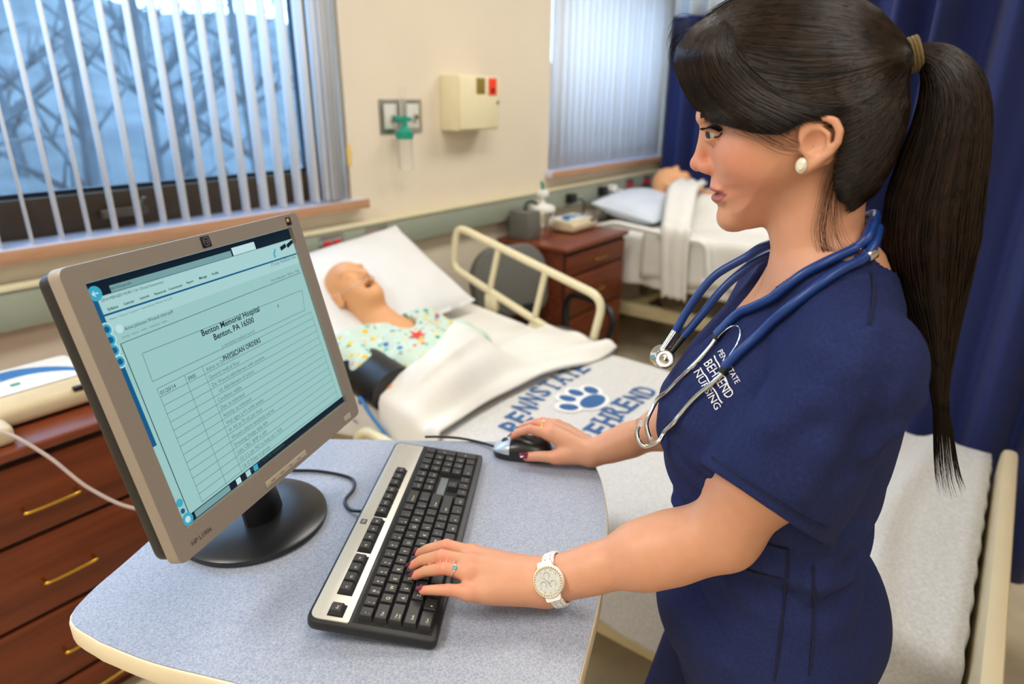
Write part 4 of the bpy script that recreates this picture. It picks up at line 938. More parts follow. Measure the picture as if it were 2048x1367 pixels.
for k, tx in enumerate(('Admit to Dr. Forsythe', 'General medical floor', 'Dx: Wound debridement with sensitive', '    s/p debridement of (ulcer)', 'Condition: stable', 'Diet: as tolerated', 'Activity: as tolerated', 'Vital signs q 4 h while awake', 'IV: NS at 75 mL per hour', 'Wound culture sensitivity and wt', 'Dressing change daily AM', 'Labs: CBC, BMP in AM', 'O2 2 L per NC to keep sat > 92%', 'I & O Foley to gravity', 'Consult: PT / OT for evaluation', 'Notify provider temp above 101')): trow(k, 0.079, tx)
srect('task_bar', L_, R_, B_, B_+0.010, s_dk, -0.0010); srect('task_button', L_+0.022, L_+0.085, B_+0.001, B_+0.009, s_gr, -0.0008)
sdisc('start_orb', (L_+0.010, B_+0.0065), 0.0082, s_ic, -0.0007); sdisc('start_orb', (L_+0.010, B_+0.0065), 0.004, s_wh, -0.0006)
for k, x in enumerate((0.098, 0.118, 0.134)): srect('task_icon', L_+x, L_+x+0.009, B_+0.001, B_+0.009, (s_wh, s_hd, s_ic)[k], -0.0007)
sdisc('desktop_icon', (L_+0.008, B_+0.030), 0.005, s_ic, -0.0008); sdisc('desktop_icon', (L_+0.008, B_+0.019), 0.0032, s_bl, -0.0008)
sline('mouse_arrow', spt(893, 364), spt(897, 374), 0.0016, s_tx, -0.0008, True)
# bezel marks
def blabel(name, V2, F, m, c, z=0.0045, k=1.0): return mesh(name, [MM @ Vector((c[0]+a*k, c[1]+b*k, z)) for a, b in V2], F, m, mon)
MB().box((0, 0.162, 0.0042), (0.0165, 0.0150, 0.0010), 0.0003, MM).build('logo_badge', m_black, mon)
ringV = [(0.0062*math.cos(k*0.2618)*rr_, 0.0062*math.sin(k*0.2618)*rr_) for rr_ in (1, 0.78) for k in range(24)]
blabel('logo_ring', ringV, [(k, (k+1) % 24, 24+(k+1) % 24, 24+k) for k in range(24)], m_steel, (0, 0.162), 0.0049)
V, F = textmesh('hp', 0.009, True); V = V-(V.max(0)+V.min(0))/2; blabel('logo_letters', V, F, m_steel, (0, 0.162), 0.0050)
MB().box((0.186, 0.161, 0.0042), (0.013, 0.013, 0.0006), 0.0002, MM).build('energy_sticker', m_black, mon); MB().box((0.184, 0.1625, 0.0046), (0.006, 0.005, 0.0004), 0, MM).build('sticker_colours', mat('sticker_gold', (226, 180, 70), 0.4), mon)
V, F = textmesh('HP L1906', 0.0085); V = V-V.mean(0); blabel('model_lettering', V, F, mat('bezel_print', (70, 64, 60), 0.5), (-0.170, -0.1705))
MB().box((0.001, -0.1745, 0.0042), (0.098, 0.0085, 0.0016), 0.0012, MM).build('button_bar', m_bezedge, mon)
for k in range(4): MB().box((-0.033+k*0.021, -0.1745, 0.0052), (0.008, 0.0012, 0.0004), 0, MM).build('button_mark', mat('button_grey', (120, 112, 104), 0.5) if k == 0 else MATS['button_grey'], mon, False)
MB().box((0.176, -0.1745, 0.0042), (0.020, 0.0085, 0.0016), 0.0025, MM).build('power_button', m_bezedge, mon)
m_base_ = mat('monitor_base_black', (26, 27, 30), 0.3, var=0.05, spec=0.6)
MB().lathe((0.462, 0.868, TZ), (0, 0, 1), [(0, 0), (0.112, 0), (0.115, 0.004), (0.114, 0.010), (0.108, 0.0135), (0.060, 0.020), (0.0, 0.022)], 64).build('base', m_base_, mon)
nb_ = Vector((0.470, 0.848, TZ+0.015)); nt_ = MM @ Vector((0, -0.02, -0.062))
MB().tube([nb_, nb_.lerp(nt_, 0.35), nt_], [0.040, 0.036, 0.036], 16, True, 0.55, upv=tuple(mn_)).build('neck', m_black, mon)
MB().box((0, -0.02, -0.062), (0.10, 0.10, 0.012), 0.004, MM).build('mount_plate', m_black, mon)
P = [onz(575, 940, TZ+0.004), onz(640, 942, TZ+0.004), onz(700, 955, TZ+0.004), onz(708, 975, TZ+0.004), onz(690, 1000, TZ+0.004), onz(700, 1018, TZ+0.004), onz(722, 1022, TZ+0.010)]
tag(MB().tube(catmull(P, 8), 0.0028, 8).build('keyboard_cable', m_black), 'black cable curling between the monitor base and the keyboard', 'cable')

# =================================================================== KEYBOARD
m_kb = mat('keyboard_black', (24, 24, 25), 0.42, var=0.06, scale=300)
m_key = mat('keycap_black', (44, 44, 46), 0.42, var=0.05, scale=300)
m_leg = mat('key_legend', (236, 226, 198), 0.6)
m_silv = mat('keyboard_silver', (200, 196, 186), 0.35, 0.35, var=0.02, scale=400)
KM = Matrix.Translation((0.4465, 0.451, TZ+0.0015)) @ Matrix.Rotation(math.radians(32.2), 4, 'Z') @ Matrix.Rotation(math.radians(7.0), 4, 'X')
kb = thing('computer_keyboard', (0.60, 0.66, TZ), 'black and silver computer keyboard lying across the table', 'keyboard')
KW, KD = 0.456, 0.168
MB().prism(roundpoly([(0, 0), (KW, 0), (KW, KD), (0, KD)], [0.010, 0.010, 0.016, 0.016], 6), 0, 0.0135, 0.003, KM).build('body', m_kb, kb)
MB().prism(roundpoly([(0.006, 0.1135), (KW-0.006, 0.1135), (KW-0.006, KD-0.004), (0.006, KD-0.004)], [0.003, 0.003, 0.013, 0.013], 6), 0.0125, 0.0152, 0.0008, KM).build('silver_panel', m_silv, kb)
MB().boxb((0.010, 0.008, 0.0130), (KW-0.008, 0.110, 0.0140), 0.0003, KM).build('key_well', mat('key_well_black', (10, 10, 11), 0.7), kb)
for x in (0.035, KW-0.06): MB().boxb((x, KD-0.030, -0.014), (x+0.03, KD-0.022, 0.001), 0.001, KM).build('tilt_foot', m_kb, kb)
U = 0.01905; X0 = 0.0135; Y0 = 0.0185
def key(cx, cy, w, h, leg, zb=0.0138, hh=0.0085):
    bw, bh = w-0.0012, h-0.0012; tw, th_ = w-0.0058, h-0.0052; V = []
    for (a, b, z, oy) in ((bw, bh, 0, 0), (bw-0.0006, bh-0.0006, 0.0012, 0), (tw+0.0012, th_+0.0012, hh-0.0007, 0.0006), (tw-0.0002, th_-0.0002, hh, 0.0006)):
        V += [(-a/2, -b/2+oy, z), (a/2, -b/2+oy, z), (a/2, b/2+oy, z), (-a/2, b/2+oy, z)]
    F = [(0, 3, 2, 1)]+[(l*4+i, l*4+(i+1) % 4, l*4+4+(i+1) % 4, l*4+4+i) for l in range(3) for i in range(4)]+[(12, 13, 14, 15)]; mi = [0]*len(F)
    for tx, px_, py_, sz in leg:
        V2, F2 = textmesh(tx, sz); o = len(V)
        V2 = V2-[(V2[:, 0].max()+V2[:, 0].min())/2 if px_ == 'c' else V2[:, 0].min(), 0]
        ox = 0 if px_ == 'c' else -tw/2+0.0014+px_*(tw-0.003)
        V += [(ox+a, -th_/2+0.0012+py_*(th_-0.004)+b, hh+0.00025) for a, b in V2]; F += [tuple(i+o for i in f) for f in F2]; mi += [1]*len(F2)
    o = mesh('key', V, F, [m_key, m_leg], None, False, mi); o.parent = kb; o.matrix_parent_inverse = wmat(kb).inverted(); o.matrix_basis = KM @ Matrix.Translation((cx, cy, zb)); return o
def ky(col, row, w, leg, h=1.0, dy=0.0): key(X0+(col+w/2)*U, Y0+(row+h/2-0.5)*U+dy, w*U, h*U, leg)
S1 = 0.0070; S2 = 0.0046; S3 = 0.0036
lt2 = lambda a, b: [(a, 0.12, 0.62, S2), (b, 0.12, 0.02, S2)]
for i, (a, b) in enumerate(zip('~!@#$%^&*()_+', '`1234567890-=')): ky(i, 4, 1, lt2(a, b))
ky(13, 4, 2, [('Backspace', 0.08, 0.4, S3)]); ky(0, 3, 1.5, [('Tab', 0.08, 0.35, S2)])
for i, a in enumerate('QWERTYUIOP'): ky(1.5+i, 3, 1, [(a, 0.14, 0.30, S1)])
ky(11.5, 3, 1, lt2('{', '[')); ky(12.5, 3, 1, lt2('}', ']')); ky(13.5, 3, 1.5, lt2('|', '\\'))
ky(0, 2, 1.75, [('Caps', 0.08, 0.55, S3), ('Lock', 0.08, 0.12, S3)])
for i, a in enumerate('ASDFGHJKL'): ky(1.75+i, 2, 1, [(a, 0.14, 0.30, S1)])
ky(10.75, 2, 1, lt2(':', ';')); ky(11.75, 2, 1, lt2('"', "'")); ky(12.75, 2, 2.25, [('Enter', 0.08, 0.3, S2)])
ky(0, 1, 2.25, [('Shift', 0.1, 0.3, S2)])
for i, a in enumerate('ZXCVBNM'): ky(2.25+i, 1, 1, [(a, 0.14, 0.30, S1)])
for i, (a, b) in enumerate((('<', ','), ('>', '.'), ('?', '/'))): ky(9.25+i, 1, 1, lt2(a, b))
ky(12.25, 1, 2.75, [('Shift', 0.08, 0.3, S2)])
for c_, w_, tx in ((0, 1.5, 'Ctrl'), (1.5, 1.25, '#'), (2.75, 1.25, 'Alt'), (4, 6, ''), (10, 1.25, 'Alt'), (11.25, 1.25, '#'), (12.5, 1.25, '='), (13.75, 1.25, 'Ctrl')): ky(c_, 0, w_, [(tx, 0.12, 0.3, S2)] if tx else [])
for i, (a, b) in enumerate((('Insert', 'Delete'), ('Home', 'End'), ('Pg Up', 'Pg Dn'))): ky(15.2+i, 4, 1, [(a, 0.02, 0.35, 0.0031)]); ky(15.2+i, 3, 1, [(b, 0.02, 0.35, 0.0031)])
ky(16.2, 1, 1, [('^', 'c', 0.3, S2)]); ky(15.2, 0, 1, [('<', 'c', 0.3, S2)]); ky(16.2, 0, 1, [('v', 'c', 0.3, S2)]); ky(17.2, 0, 1, [('>', 'c', 0.3, S2)])
for i, a in enumerate(('Num', '/', '*', '-')): ky(18.4+i, 4, 1, [(a, 0.1, 0.3, S2 if i else S3)])
for r_, row in ((3, '789'), (2, '456'), (1, '123')):
    for i, a in enumerate(row): ky(18.4+i, r_, 1, [(a, 0.14, 0.30, 0.0058)])
ky(21.4, 2, 1, [('+', 0.14, 0.6, S1)], 2); ky(21.4, 0, 1, [('Enter', 0.02, 0.6, 0.0033)], 2); ky(18.4, 0, 2, [('0', 0.07, 0.30, 0.0058)]); ky(20.4, 0, 1, [('.', 0.14, 0.3, S1)])
FY = 0.1335
for grp, lab in ((0, ['Esc']), (2, ['F1', 'F2', 'F3', 'F4']), (6.5, ['F5', 'F6', 'F7', 'F8']), (11, ['F9', 'F10', 'F11', 'F12']), (15.2, ['PrtSc', 'ScrLk', 'Pause'])):
    MB().boxb((X0+grp*U-0.0012, FY-U/2-0.0008, 0.0148), (X0+(grp+len(lab))*U+0.0012, FY+U/2+0.0008, 0.0156), 0.0003, KM).build('key_well', MATS['key_well_black'], kb)
    for i, a in enumerate(lab): key(X0+(grp+i+0.5)*U, FY, U, U*0.94, [(a, 0.1, 0.35, S2 if len(a) < 4 else 0.0029)], 0.0155, 0.0068)
V, F = textmesh('hp', 0.0075, True); V = V-(V.max(0)+V.min(0))/2
lo_ = MB().box((0.205, 0.1545, 0.0154), (0.0115, 0.0095, 0.0006), 0.0002, KM).build('logo_badge', mat('logo_grey', (70, 68, 66), 0.5), kb)
mesh('logo_letters', [KM @ Vector((0.205+a, 0.1545+b, 0.0160)) for a, b in V], F, m_silv, kb)
for k in range(3): MB().lathe(KM @ Vector((0.385+k*0.02, 0.135, 0.0150)), KM.to_3x3() @ Vector((0, 0, 1)), [(0, 0), (0.0016, 0), (0.0016, 0.0006), (0, 0.0007)], 10).build('indicator', m_bezedge, kb)
MB().boxb((X0+15.3*U, Y0+1.62*U, 0.0140), (X0+18.1*U, Y0+2.3*U, 0.0146), 0.0002, KM).build('print_label', mat('kb_label', (112, 116, 122), 0.5, scale=900, var=0.3), kb)

# =================================================================== MOUSE
ma_, mb_ = onz(997, 894, TZ+0.012), onz(1098, 902, TZ+0.012)
mdir = (ma_-mb_); mlen = np.linalg.norm(mdir); mdir /= mlen; mlat = np.array([-mdir[1], mdir[0], 0]); mcen = (ma_+mb_)/2
ML_ = 0.058
def mouse_part(name, s0, s1, grow, mtl, z0=0.0):
    V = []; F = []; ns, na = 18, 18
    for i in range(ns+1):
        s = s0+(s1-s0)*i/ns; e = max(0.0, 1-abs(s)**3.0)**0.5; w = 0.0305*(0.25+0.75*e)*(1-0.06*s)+grow; h = (0.036*(1-0.35*max(0, s)**1.5-0.10*max(0, -s)**2))*(0.18+0.82*e**0.8)+grow
        for k in range(na+1):
            a = math.pi*k/na; c, sn = math.cos(a), math.sin(a)
            p = mcen+mdir*s*ML_+mlat*w*math.copysign(abs(c)**0.75, c); V.append((p[0], p[1], TZ+0.002+z0+(h-z0)*sn**0.65))
    for i in range(ns):
        for k in range(na): F.append((i*(na+1)+k, i*(na+1)+k+1, (i+1)*(na+1)+k+1, (i+1)*(na+1)+k))
        F.append((i*(na+1)+na, i*(na+1), (i+1)*(na+1), (i+1)*(na+1)+na))
    F.append(tuple(range(na, -1, -1))); F.append(tuple(ns*(na+1)+k for k in range(na+1)))
    return mesh(name, V, F, mtl, mo, True, sharp=50)
mo = thing('computer_mouse', (mcen[0], mcen[1], TZ), 'black and silver optical mouse under the far hand', 'mouse')
mouse_part('shell', -1, 1, 0, m_base_); mouse_part('button', 0.42, 0.99, 0.0006, mat('mouse_silver', (196, 204, 214), 0.3, 0.3), 0.012)
s_l = (onz(1066, 901, TZ+0.018)-mcen)@mdir; pl = mcen+mdir*s_l+mlat*0.0285*(1 if (mlat@(CC-mcen)) > 0 else -1)
MB().lathe((pl[0], pl[1], TZ+0.0155), (0, 0, 1), [(0, 0), (0.006, 0.001), (0.007, 0.003), (0.006, 0.005), (0, 0.006)], 14).build('red_light', emat('red_led', (255, 24, 20), 2.0), mo)
w_ = mcen+mdir*0.035; MB().lathe((w_-mlat*0.004+np.array([0, 0, TZ+0.026-w_[2]])), mlat, [(0, 0), (0.007, 0), (0.008, 0.002), (0.008, 0.006), (0.007, 0.008), (0, 0.008)], 16).build('scroll_wheel', m_black, mo)
P = [ma_+mdir*-0.004, onz(960, 884, TZ+0.004), onz(920, 876, TZ+0.004), onz(880, 873, TZ+0.004), onz(850, 873, TZ+0.004)]
P[0][2] = TZ+0.010; tag(MB().tube(catmull(P, 6), 0.0026, 8).build('mouse_cable', m_black), 'black mouse cable running along the far edge of the table', 'cable')

# =================================================================== PERSON AT THE KEYBOARD
HC_ = np.array([0.807, 0.228, 1.525]); _ha = math.radians(16.0)
E1 = np.array([math.sin(_ha), -math.cos(_ha), 0]); E2 = np.array([0, 0, 1.0]); E3 = np.array([-math.cos(_ha), -math.sin(_ha), 0])   # back, up, her left
def hp(x, y, l=0.0):
    """head-space point: photo profile coordinate on the plane l metres to her left"""
    return onplane(x, y, HC_+E3*l, E3)
def huv(x, y): p = hp(x, y)-HC_; return (p@E1, p@E2)
def pl(P): return [huv(*p) for p in P]
FACE = pl([(1393, 180), (1394, 205), (1397, 222), (1401, 240), (1405, 256), (1408, 270), (1416, 295), (1422, 325), (1423, 350), (1421, 362), (1423, 375), (1428, 383), (1427, 394), (1431, 403), (1438, 413), (1440, 428), (1446, 441), (1458, 452), (1477, 458.5), (1500, 458), (1530, 452), (1566, 444), (1610, 446), (1660, 430), (1710, 390), (1755, 330), (1785, 250), (1790, 170), (1765, 95), (1715, 40), (1640, 8), (1560, 6), (1490, 28), (1430, 75), (1402, 130)])
HAIRO = pl([(1398, 228), (1378, 200), (1360, 165), (1350, 128), (1356, 95), (1380, 62), (1420, 30), (1465, 2), (1540, -24), (1620, -30), (1705, -12), (1765, 25), (1806, 72), (1826, 100), (1824, 130), (1812, 152), (1820, 200), (1812, 255), (1790, 320), (1765, 365), (1728, 402), (1700, 430), (1640, 460), (1560, 470), (1470, 470), (1425, 420), (1405, 330)])
HAIRR = pl([(1340, 60), (1340, 195), (1396, 217), (1416, 239), (1447, 245), (1483, 254), (1519, 262), (1560, 264), (1588, 250), (1606, 231), (1640, 222), (1674, 230), (1680, 255), (1670, 290), (1660, 330), (1660, 365), (1668, 388), (1690, 402), (1715, 402), (1760, 385), (1840, 300), (1850, 60), (1780, -60), (1400, -60)])
_wy = np.array([pl([(1500, y)])[0][1] for y in (460, 430, 395, 340, 270, 200, 100, -20)]); _ww = np.array([0.038, 0.047, 0.0555, 0.0635, 0.0695, 0.0735, 0.0735, 0.068])
def Wd(v): return np.interp(v, _wy[::-1] if _wy[0] > _wy[-1] else _wy, _ww[::-1] if _wy[0] > _wy[-1] else _ww)
def puff(u, v, l, P, W, D):
    d = -polysd(u, v, P); dd = np.minimum(d/D, 1.0); return np.sqrt(l*l+(W*(1-dd))**2)-W
EYEC = hp(1434, 263, 0.0315)
def f_head(p):
    q = p-HC_; u = q@E1; v = q@E2; l = q@E3; al = np.abs(l)
    d = puff(u, v, l, FACE, Wd(v), np.interp(v, [huv(1500, 240)[1], huv(1500, 150)[1]], [0.118, 0.066]))
    S = np.stack([u, v, al], 1); g = lambda x, y, m: np.array([*huv(x, y), m])
    # cheekbone and jaw fullness
    d = smin(d, ell(S, g(1520, 306, 0.044), (0.036, 0.024, 0.019)), 0.03)
    # nose: bridge, tip, wings
    d = smin(d, cone(S, g(1416, 262, 0), g(1397, 322, 0), 0.0068, 0.0075), 0.010)
    d = smin(d, ell(S, g(1397, 328, 0), (0.0098, 0.0085, 0.0092)), 0.006)
    d = smin(d, ell(S, g(1417, 333, 0.0105), (0.0105, 0.0085, 0.0070)), 0.005)
    d = smax(d, -ell(S, g(1412, 344, 0.0078), (0.0055, 0.0045, 0.0035)), 0.002)
    # lips
    d = smin(d, ell(S, g(1441, 373.5, 0.008), (0.0115, 0.0046, 0.0215)), 0.004)
    d = smin(d, ell(S, g(1443, 394, 0.006), (0.0110, 0.0056, 0.0210)), 0.004)
    d = smax(d, -ell(S, g(1428, 383.5, 0.008), (0.0085, 0.0013, 0.018)), 0.0025)
    d = smin(d, ell(S, g(1462, 436, 0.0), (0.013, 0.012, 0.016)), 0.012)
    # eye socket, lids, opening
    d = smax(d, -ell(S, g(1410, 259, 0.036), (0.013, 0.0095, 0.016)), 0.012)
    e = S-g(1434, 263, 0.0315); lid = np.linalg.norm(e, axis=1)-0.0138
    d = smin(d, lid, 0.004)
    slit = ell(S, g(1418, 266.5, 0.0335), (0.0165, 0.0042, 0.0150))
    d = smax(d, -slit, 0.0012)
    # brow
    d = smin(d, ell(S, g(1414, 233, 0.026), (0.008, 0.007, 0.020)), 0.014)
    # ear
    m = (S[:, 2] > 0.045) & (u > huv(1570, 0)[0]-0.02)
    if m.any():
        s = S[m]; k = lambda x, y, b=0.0: g(x, y, 0.0715+0.015*(x-1600)/70+b)
        ear = ell(s, k(1632, 268, -0.003), (0.020, 0.030, 0.0045), np.array([[0.9, 0.33, -0.25], [-0.35, 0.93, 0.05], [0.25, 0.03, 0.97]]))
        rim = [k(*t) for t in ((1609, 266), (1610, 246), (1622, 233), (1642, 230), (1660, 238), (1668, 255), (1664, 276), (1650, 295), (1632, 309), (1616, 320), (1606, 326))]
        ear = smin(ear, chain(s, rim, [0.0032, 0.0036, 0.0040, 0.0040, 0.0040, 0.0040, 0.0038, 0.0038, 0.0046, 0.0062, 0.0060]), 0.004)
        ear = smin(ear, chain(s, [k(1630, 248, 0.0005), k(1648, 262, 0.001), k(1645, 282, 0.001), k(1628, 298, 0.0)], [0.0026, 0.0032, 0.0032, 0.003]), 0.003)
        ear = smax(ear, -ell(s, k(1624, 277, 0.005), (0.0105, 0.0115, 0.0065)), 0.003)
        ear = smin(ear, ell(s, k(1603, 288, 0.001), (0.005, 0.007, 0.004)), 0.004)
        d2 = d.copy(); d2[m] = smin(d[m], ear, 0.006); d = d2
    return d
# ---- trunk and limbs
TA = math.radians(118); TF = np.array([math.cos(TA), math.sin(TA), 0]); TL = np.array([-math.sin(TA), math.cos(TA), 0])
_tz = np.array([0.70, 0.78, 0.85, 0.92, 1.00, 1.08, 1.14, 1.19, 1.25, 1.31, 1.355, 1.40])
_cx = np.interp(_tz, [0.7, 0.9, 1.0, 1.2, 1.4], [0.872, 0.868, 0.862, 0.857, 0.842]); _cy = np.interp(_tz, [0.7, 0.9, 1.0, 1.2, 1.4], [0.158, 0.165, 0.172, 0.170, 0.160])
_ta = np.array([0.175, 0.180, 0.176, 0.160, 0.142, 0.146, 0.155, 0.160, 0.165, 0.160, 0.115, 0.06])
_tf = np.array([0.110, 0.114, 0.118, 0.116, 0.120, 0.150, 0.172, 0.172, 0.140, 0.098, 0.066, 0.045])
_tb = np.array([0.120, 0.128, 0.130, 0.112, 0.096, 0.098, 0.103, 0.105, 0.102, 0.085, 0.070, 0.05])
def f_trunk(p, grow=0.0):
    z = np.clip(p[:, 2], 0.70, 1.40); x = p[:, 0]-np.interp(z, _tz, _cx); y = p[:, 1]-np.interp(z, _tz, _cy)
    a = x*TF[0]+y*TF[1]; b = x*TL[0]+y*TL[1]; la = np.interp(z, _tz, _ta)+grow; lf = np.where(a > 0, np.interp(z, _tz, _tf), np.interp(z, _tz, _tb))+grow
    r = np.sqrt((a/lf)**2+(b/la)**2); d = (r-1)*np.minimum(la, lf); return np.maximum(d, np.abs(p[:, 2]-1.05)-0.35-grow)
SHL = np.array([0.700, 0.092, 1.318]); SHR = np.array([0.985, 0.238, 1.318])
ELL_ = CC+ray(1446, 1066)*0.895; WRL = onz(1092, 1163, 0.957)
WRR = onz(1184, 906, 0.947); ELR = np.array([1.065, 0.325, 1.06])
def fing(P): return [onz(x, y, z) for x, y, z in P]
LF = {'index': fing([(945, 1106, 0.983), (893, 1090, 0.990), (856, 1098, 0.973), (838, 1106, 0.9605)]), 'middle': fing([(943, 1124, 0.985), (884, 1111, 0.992), (844, 1120, 0.973), (826, 1130, 0.9605)]), 'ring': fing([(938, 1146, 0.981), (890, 1136, 0.987), (850, 1142, 0.971), (831, 1150, 0.9600)]), 'pinky': fing([(940, 1184, 0.968), (897, 1179, 0.971), (868, 1179, 0.966), (846, 1180, 0.9600)]), 'thumb': fing([(1035, 1140, 0.953), (985, 1122, 0.950), (935, 1108, 0.950), (905, 1104, 0.954)])}
RF = {'index': fing([(1098, 868, 0.978), (1060, 858, 0.985), (1038, 864, 0.973), (1026, 871, 0.963)]), 'middle': fing([(1100, 856, 0.982), (1072, 846, 0.987), (1052, 850, 0.975), (1040, 857, 0.963)]), 'ring': fing([(1107, 850, 0.976), (1085, 842, 0.979), (1068, 845, 0.967), (1058, 852, 0.955)]), 'pinky': fing([(1116, 850, 0.966), (1098, 843, 0.966), (1084, 848, 0.955), (1076, 855, 0.945)]), 'thumb': fing([(1150, 910, 0.947), (1112, 914, 0.945), (1078, 912, 0.944), (1054, 913, 0.941)])}
FR = {'index': (0.0105, 0.0086, 0.0076, 0.0066), 'middle': (0.0105, 0.0088, 0.0077, 0.0066), 'ring': (0.0102, 0.0083, 0.0073, 0.0063), 'pinky': (0.0100, 0.0078, 0.0068, 0.0060), 'thumb': (0.0150, 0.0115, 0.0100, 0.0085)}
def f_hand(p, wr, el, FG, k=1.0):
    ax = (el-wr)/np.linalg.norm(el-wr); lat = (FG['pinky'][0]-FG['index'][0]); lat -= ax*(lat@ax); lat /= np.linalg.norm(lat)
    d = None
    for s in (-1, 1):
        c = cone(p, wr+lat*s*0.0095, wr+lat*s*0.003+ax*0.085, 0.0195*k, 0.0180*k); d = c if d is None else smin(d, c, 0.02)
    for n in ('index', 'middle', 'ring', 'pinky'): d = smin(d, cone(p, wr+(FG[n][0]-(FG['index'][0]+FG['pinky'][0])/2)*0.42, FG[n][0], 0.0185*k, FR[n][0]+0.0012), 0.012)
    d = smin(d, cone(p, wr+lat*0.012, FG['pinky'][0]+(wr-FG['pinky'][0])*0.25, 0.019*k, 0.0155*k), 0.015)
    d = smin(d, cone(p, wr-lat*0.008, FG['thumb'][1], 0.019*k, 0.0125), 0.015)
    out = d
    for n in FG:
        out = np.minimum(out, smin(d, chain(p, FG[n], FR[n]) if n != 'thumb' else chain(p, FG[n], FR[n]), 0.007))
        out = np.minimum(out, smin(d, np.linalg.norm(p-FG[n][1], axis=1)-FR[n][1]*1.06, 0.004))
    return out
def within(p, c, r, fn, base):
    dist = np.linalg.norm(p-c, axis=1); m = dist < r
    if m.any(): base[m] = fn(p[m], base[m])
    return base
NK = [hp(1635, 385), hp(1632, 470), hp(1652, 560)]
def f_arm(p, s, e, w):
    ax = (w-e)/np.linalg.norm(w-e)
    d = cone(p, s, s+(e-s)*0.55, 0.044, 0.047); d = smin(d, cone(p, s+(e-s)*0.5, e, 0.049, 0.0395), 0.03)
    d = smin(d, cone(p, e, e+ax*0.10, 0.0385, 0.0390), 0.035); d = smin(d, cone(p, e+ax*0.07, e+(w-e)*0.85, 0.0392, 0.0250), 0.035)
    d = smin(d, cone(p, e+(w-e)*0.72, w, 0.0285, 0.0215), 0.02); return d
def f_skin(p):
    d = np.maximum(f_trunk(p, -0.004), 1.12-p[:, 2])
    d = smin(d, chain(p, NK, [0.049, 0.0495, 0.060]), 0.02)
    d = smin(d, cone(p, NK[2]-[0, 0, 0.005], SHL+[0.0, 0, 0.012], 0.045, 0.040), 0.04); d = smin(d, cone(p, NK[2]-[0, 0, 0.005], SHR+[0, 0, 0.012], 0.045, 0.040), 0.04)
    d = smin(d, f_arm(p, SHL, ELL_, WRL), 0.03); d = smin(d, f_arm(p, SHR, ELR, WRR), 0.03)
    d = within(p, HC_+[0, 0, -0.01], 0.20, lambda q, b: smin(f_head(q), b, 0.012), d)
    d = within(p, WRL+(LF['middle'][1]-WRL)*0.5, 0.215, lambda q, b: smin(b, f_hand(q, WRL, ELL_, LF), 0.012), d)
    d = within(p, WRR+(RF['middle'][1]-WRR)*0.5, 0.19, lambda q, b: smin(b, f_hand(q, WRR, ELR, RF, 0.88), 0.012), d)
    return d
person = thing('person', (0.865, 0.16, 0), 'person in navy scrubs with dark ponytail typing at the computer', 'person')
V, F = nets(lambda p: np.maximum(f_skin(p), 0.90-p[:, 2]), (0.38, -0.05, 0.88), (1.16, 0.78, 1.68), 0.0023, slack=1.7)
m_skin = bpy.data.materials.new('skin'); m_skin.use_nodes = True
N = m_skin.node_tree.nodes; L = m_skin.node_tree.links; b_ = N['Principled BSDF']
at_ = N.new('ShaderNodeAttribute'); at_.attribute_name = 'tint'; nz = N.new('ShaderNodeTexNoise'); nz.inputs['Scale'].default_value = 60; nz.inputs['Detail'].default_value = 4
tc = N.new('ShaderNodeTexCoord'); L.new(tc.outputs['Object'], nz.inputs['Vector'])
cr = N.new('ShaderNodeValToRGB'); cr.color_ramp.elements[0].color = (0.93, 0.90, 0.88, 1); cr.color_ramp.elements[1].color = (1.05, 1.05, 1.05, 1); L.new(nz.outputs['Fac'], cr.inputs['Fac'])
mu_ = N.new('ShaderNodeMix'); mu_.data_type = 'RGBA'; mu_.blend_type = 'MULTIPLY'; mu_.inputs[0].default_value = 1; L.new(at_.outputs['Color'], mu_.inputs[6]); L.new(cr.outputs['Color'], mu_.inputs[7]); L.new(mu_.outputs[2], b_.inputs['Base Color'])
b_.inputs['Roughness'].default_value = 0.46; b_.inputs['Specular IOR Level'].default_value = 0.4
b_.inputs['Subsurface Weight'].default_value = 0.18; b_.inputs['Subsurface Radius'].default_value = (0.012, 0.004, 0.002); b_.inputs['Subsurface Scale'].default_value = 0.4
n2 = N.new('ShaderNodeTexNoise'); n2.inputs['Scale'].default_value = 900; L.new(tc.outputs['Object'], n2.inputs['Vector']); bp = N.new('ShaderNodeBump'); bp.inputs['Strength'].default_value = 0.10; bp.inputs['Distance'].default_value = 0.001; L.new(n2.outputs['Fac'], bp.inputs['Height']); L.new(bp.outputs['Normal'], b_.inputs['Normal'])
body = mesh('body', V, F, m_skin, person, True)
# skin tone map: lips, flushed cheeks and knuckles; mouth-line and nostril shade painted in
tint = np.tile(np.array(lin((214, 157, 125))), (len(V), 1))
def blend(mask, rgb): tint[:] = tint*(1-mask[:, None])+np.array(lin(rgb))*mask[:, None]
q = V-HC_; uu, vv, ll = q@E1, q@E2, np.abs(q@E3); S = np.stack([uu, vv, ll], 1); g = lambda x, y, m: np.array([*huv(x, y), m])
sm_ = lambda d, a, b: np.clip((b-d)/(b-a), 0, 1)
inhead = np.linalg.norm(q, axis=1) < 0.2
blend(sm_(ell(S, g(1470, 330, 0.045), (0.035, 0.028, 0.03)), -0.004, 0.020)*0.40*inhead, (224, 138, 112))
blend(sm_(ell(S, g(1397, 330, 0.0), (0.016, 0.016, 0.016)), 0.0, 0.012)*0.35*inhead, (226, 124, 100))
hi_ = inhead & (ll < 0.040); iu = np.nonzero(hi_)[0]
UL = pl([(1412, 366), (1430, 370), (1446, 377), (1458, 383.5), (1440, 384.5), (1412, 385)]); LL = pl([(1412, 385), (1440, 384.5), (1458, 383.5), (1451, 392), (1441, 399), (1430, 403), (1412, 403)])
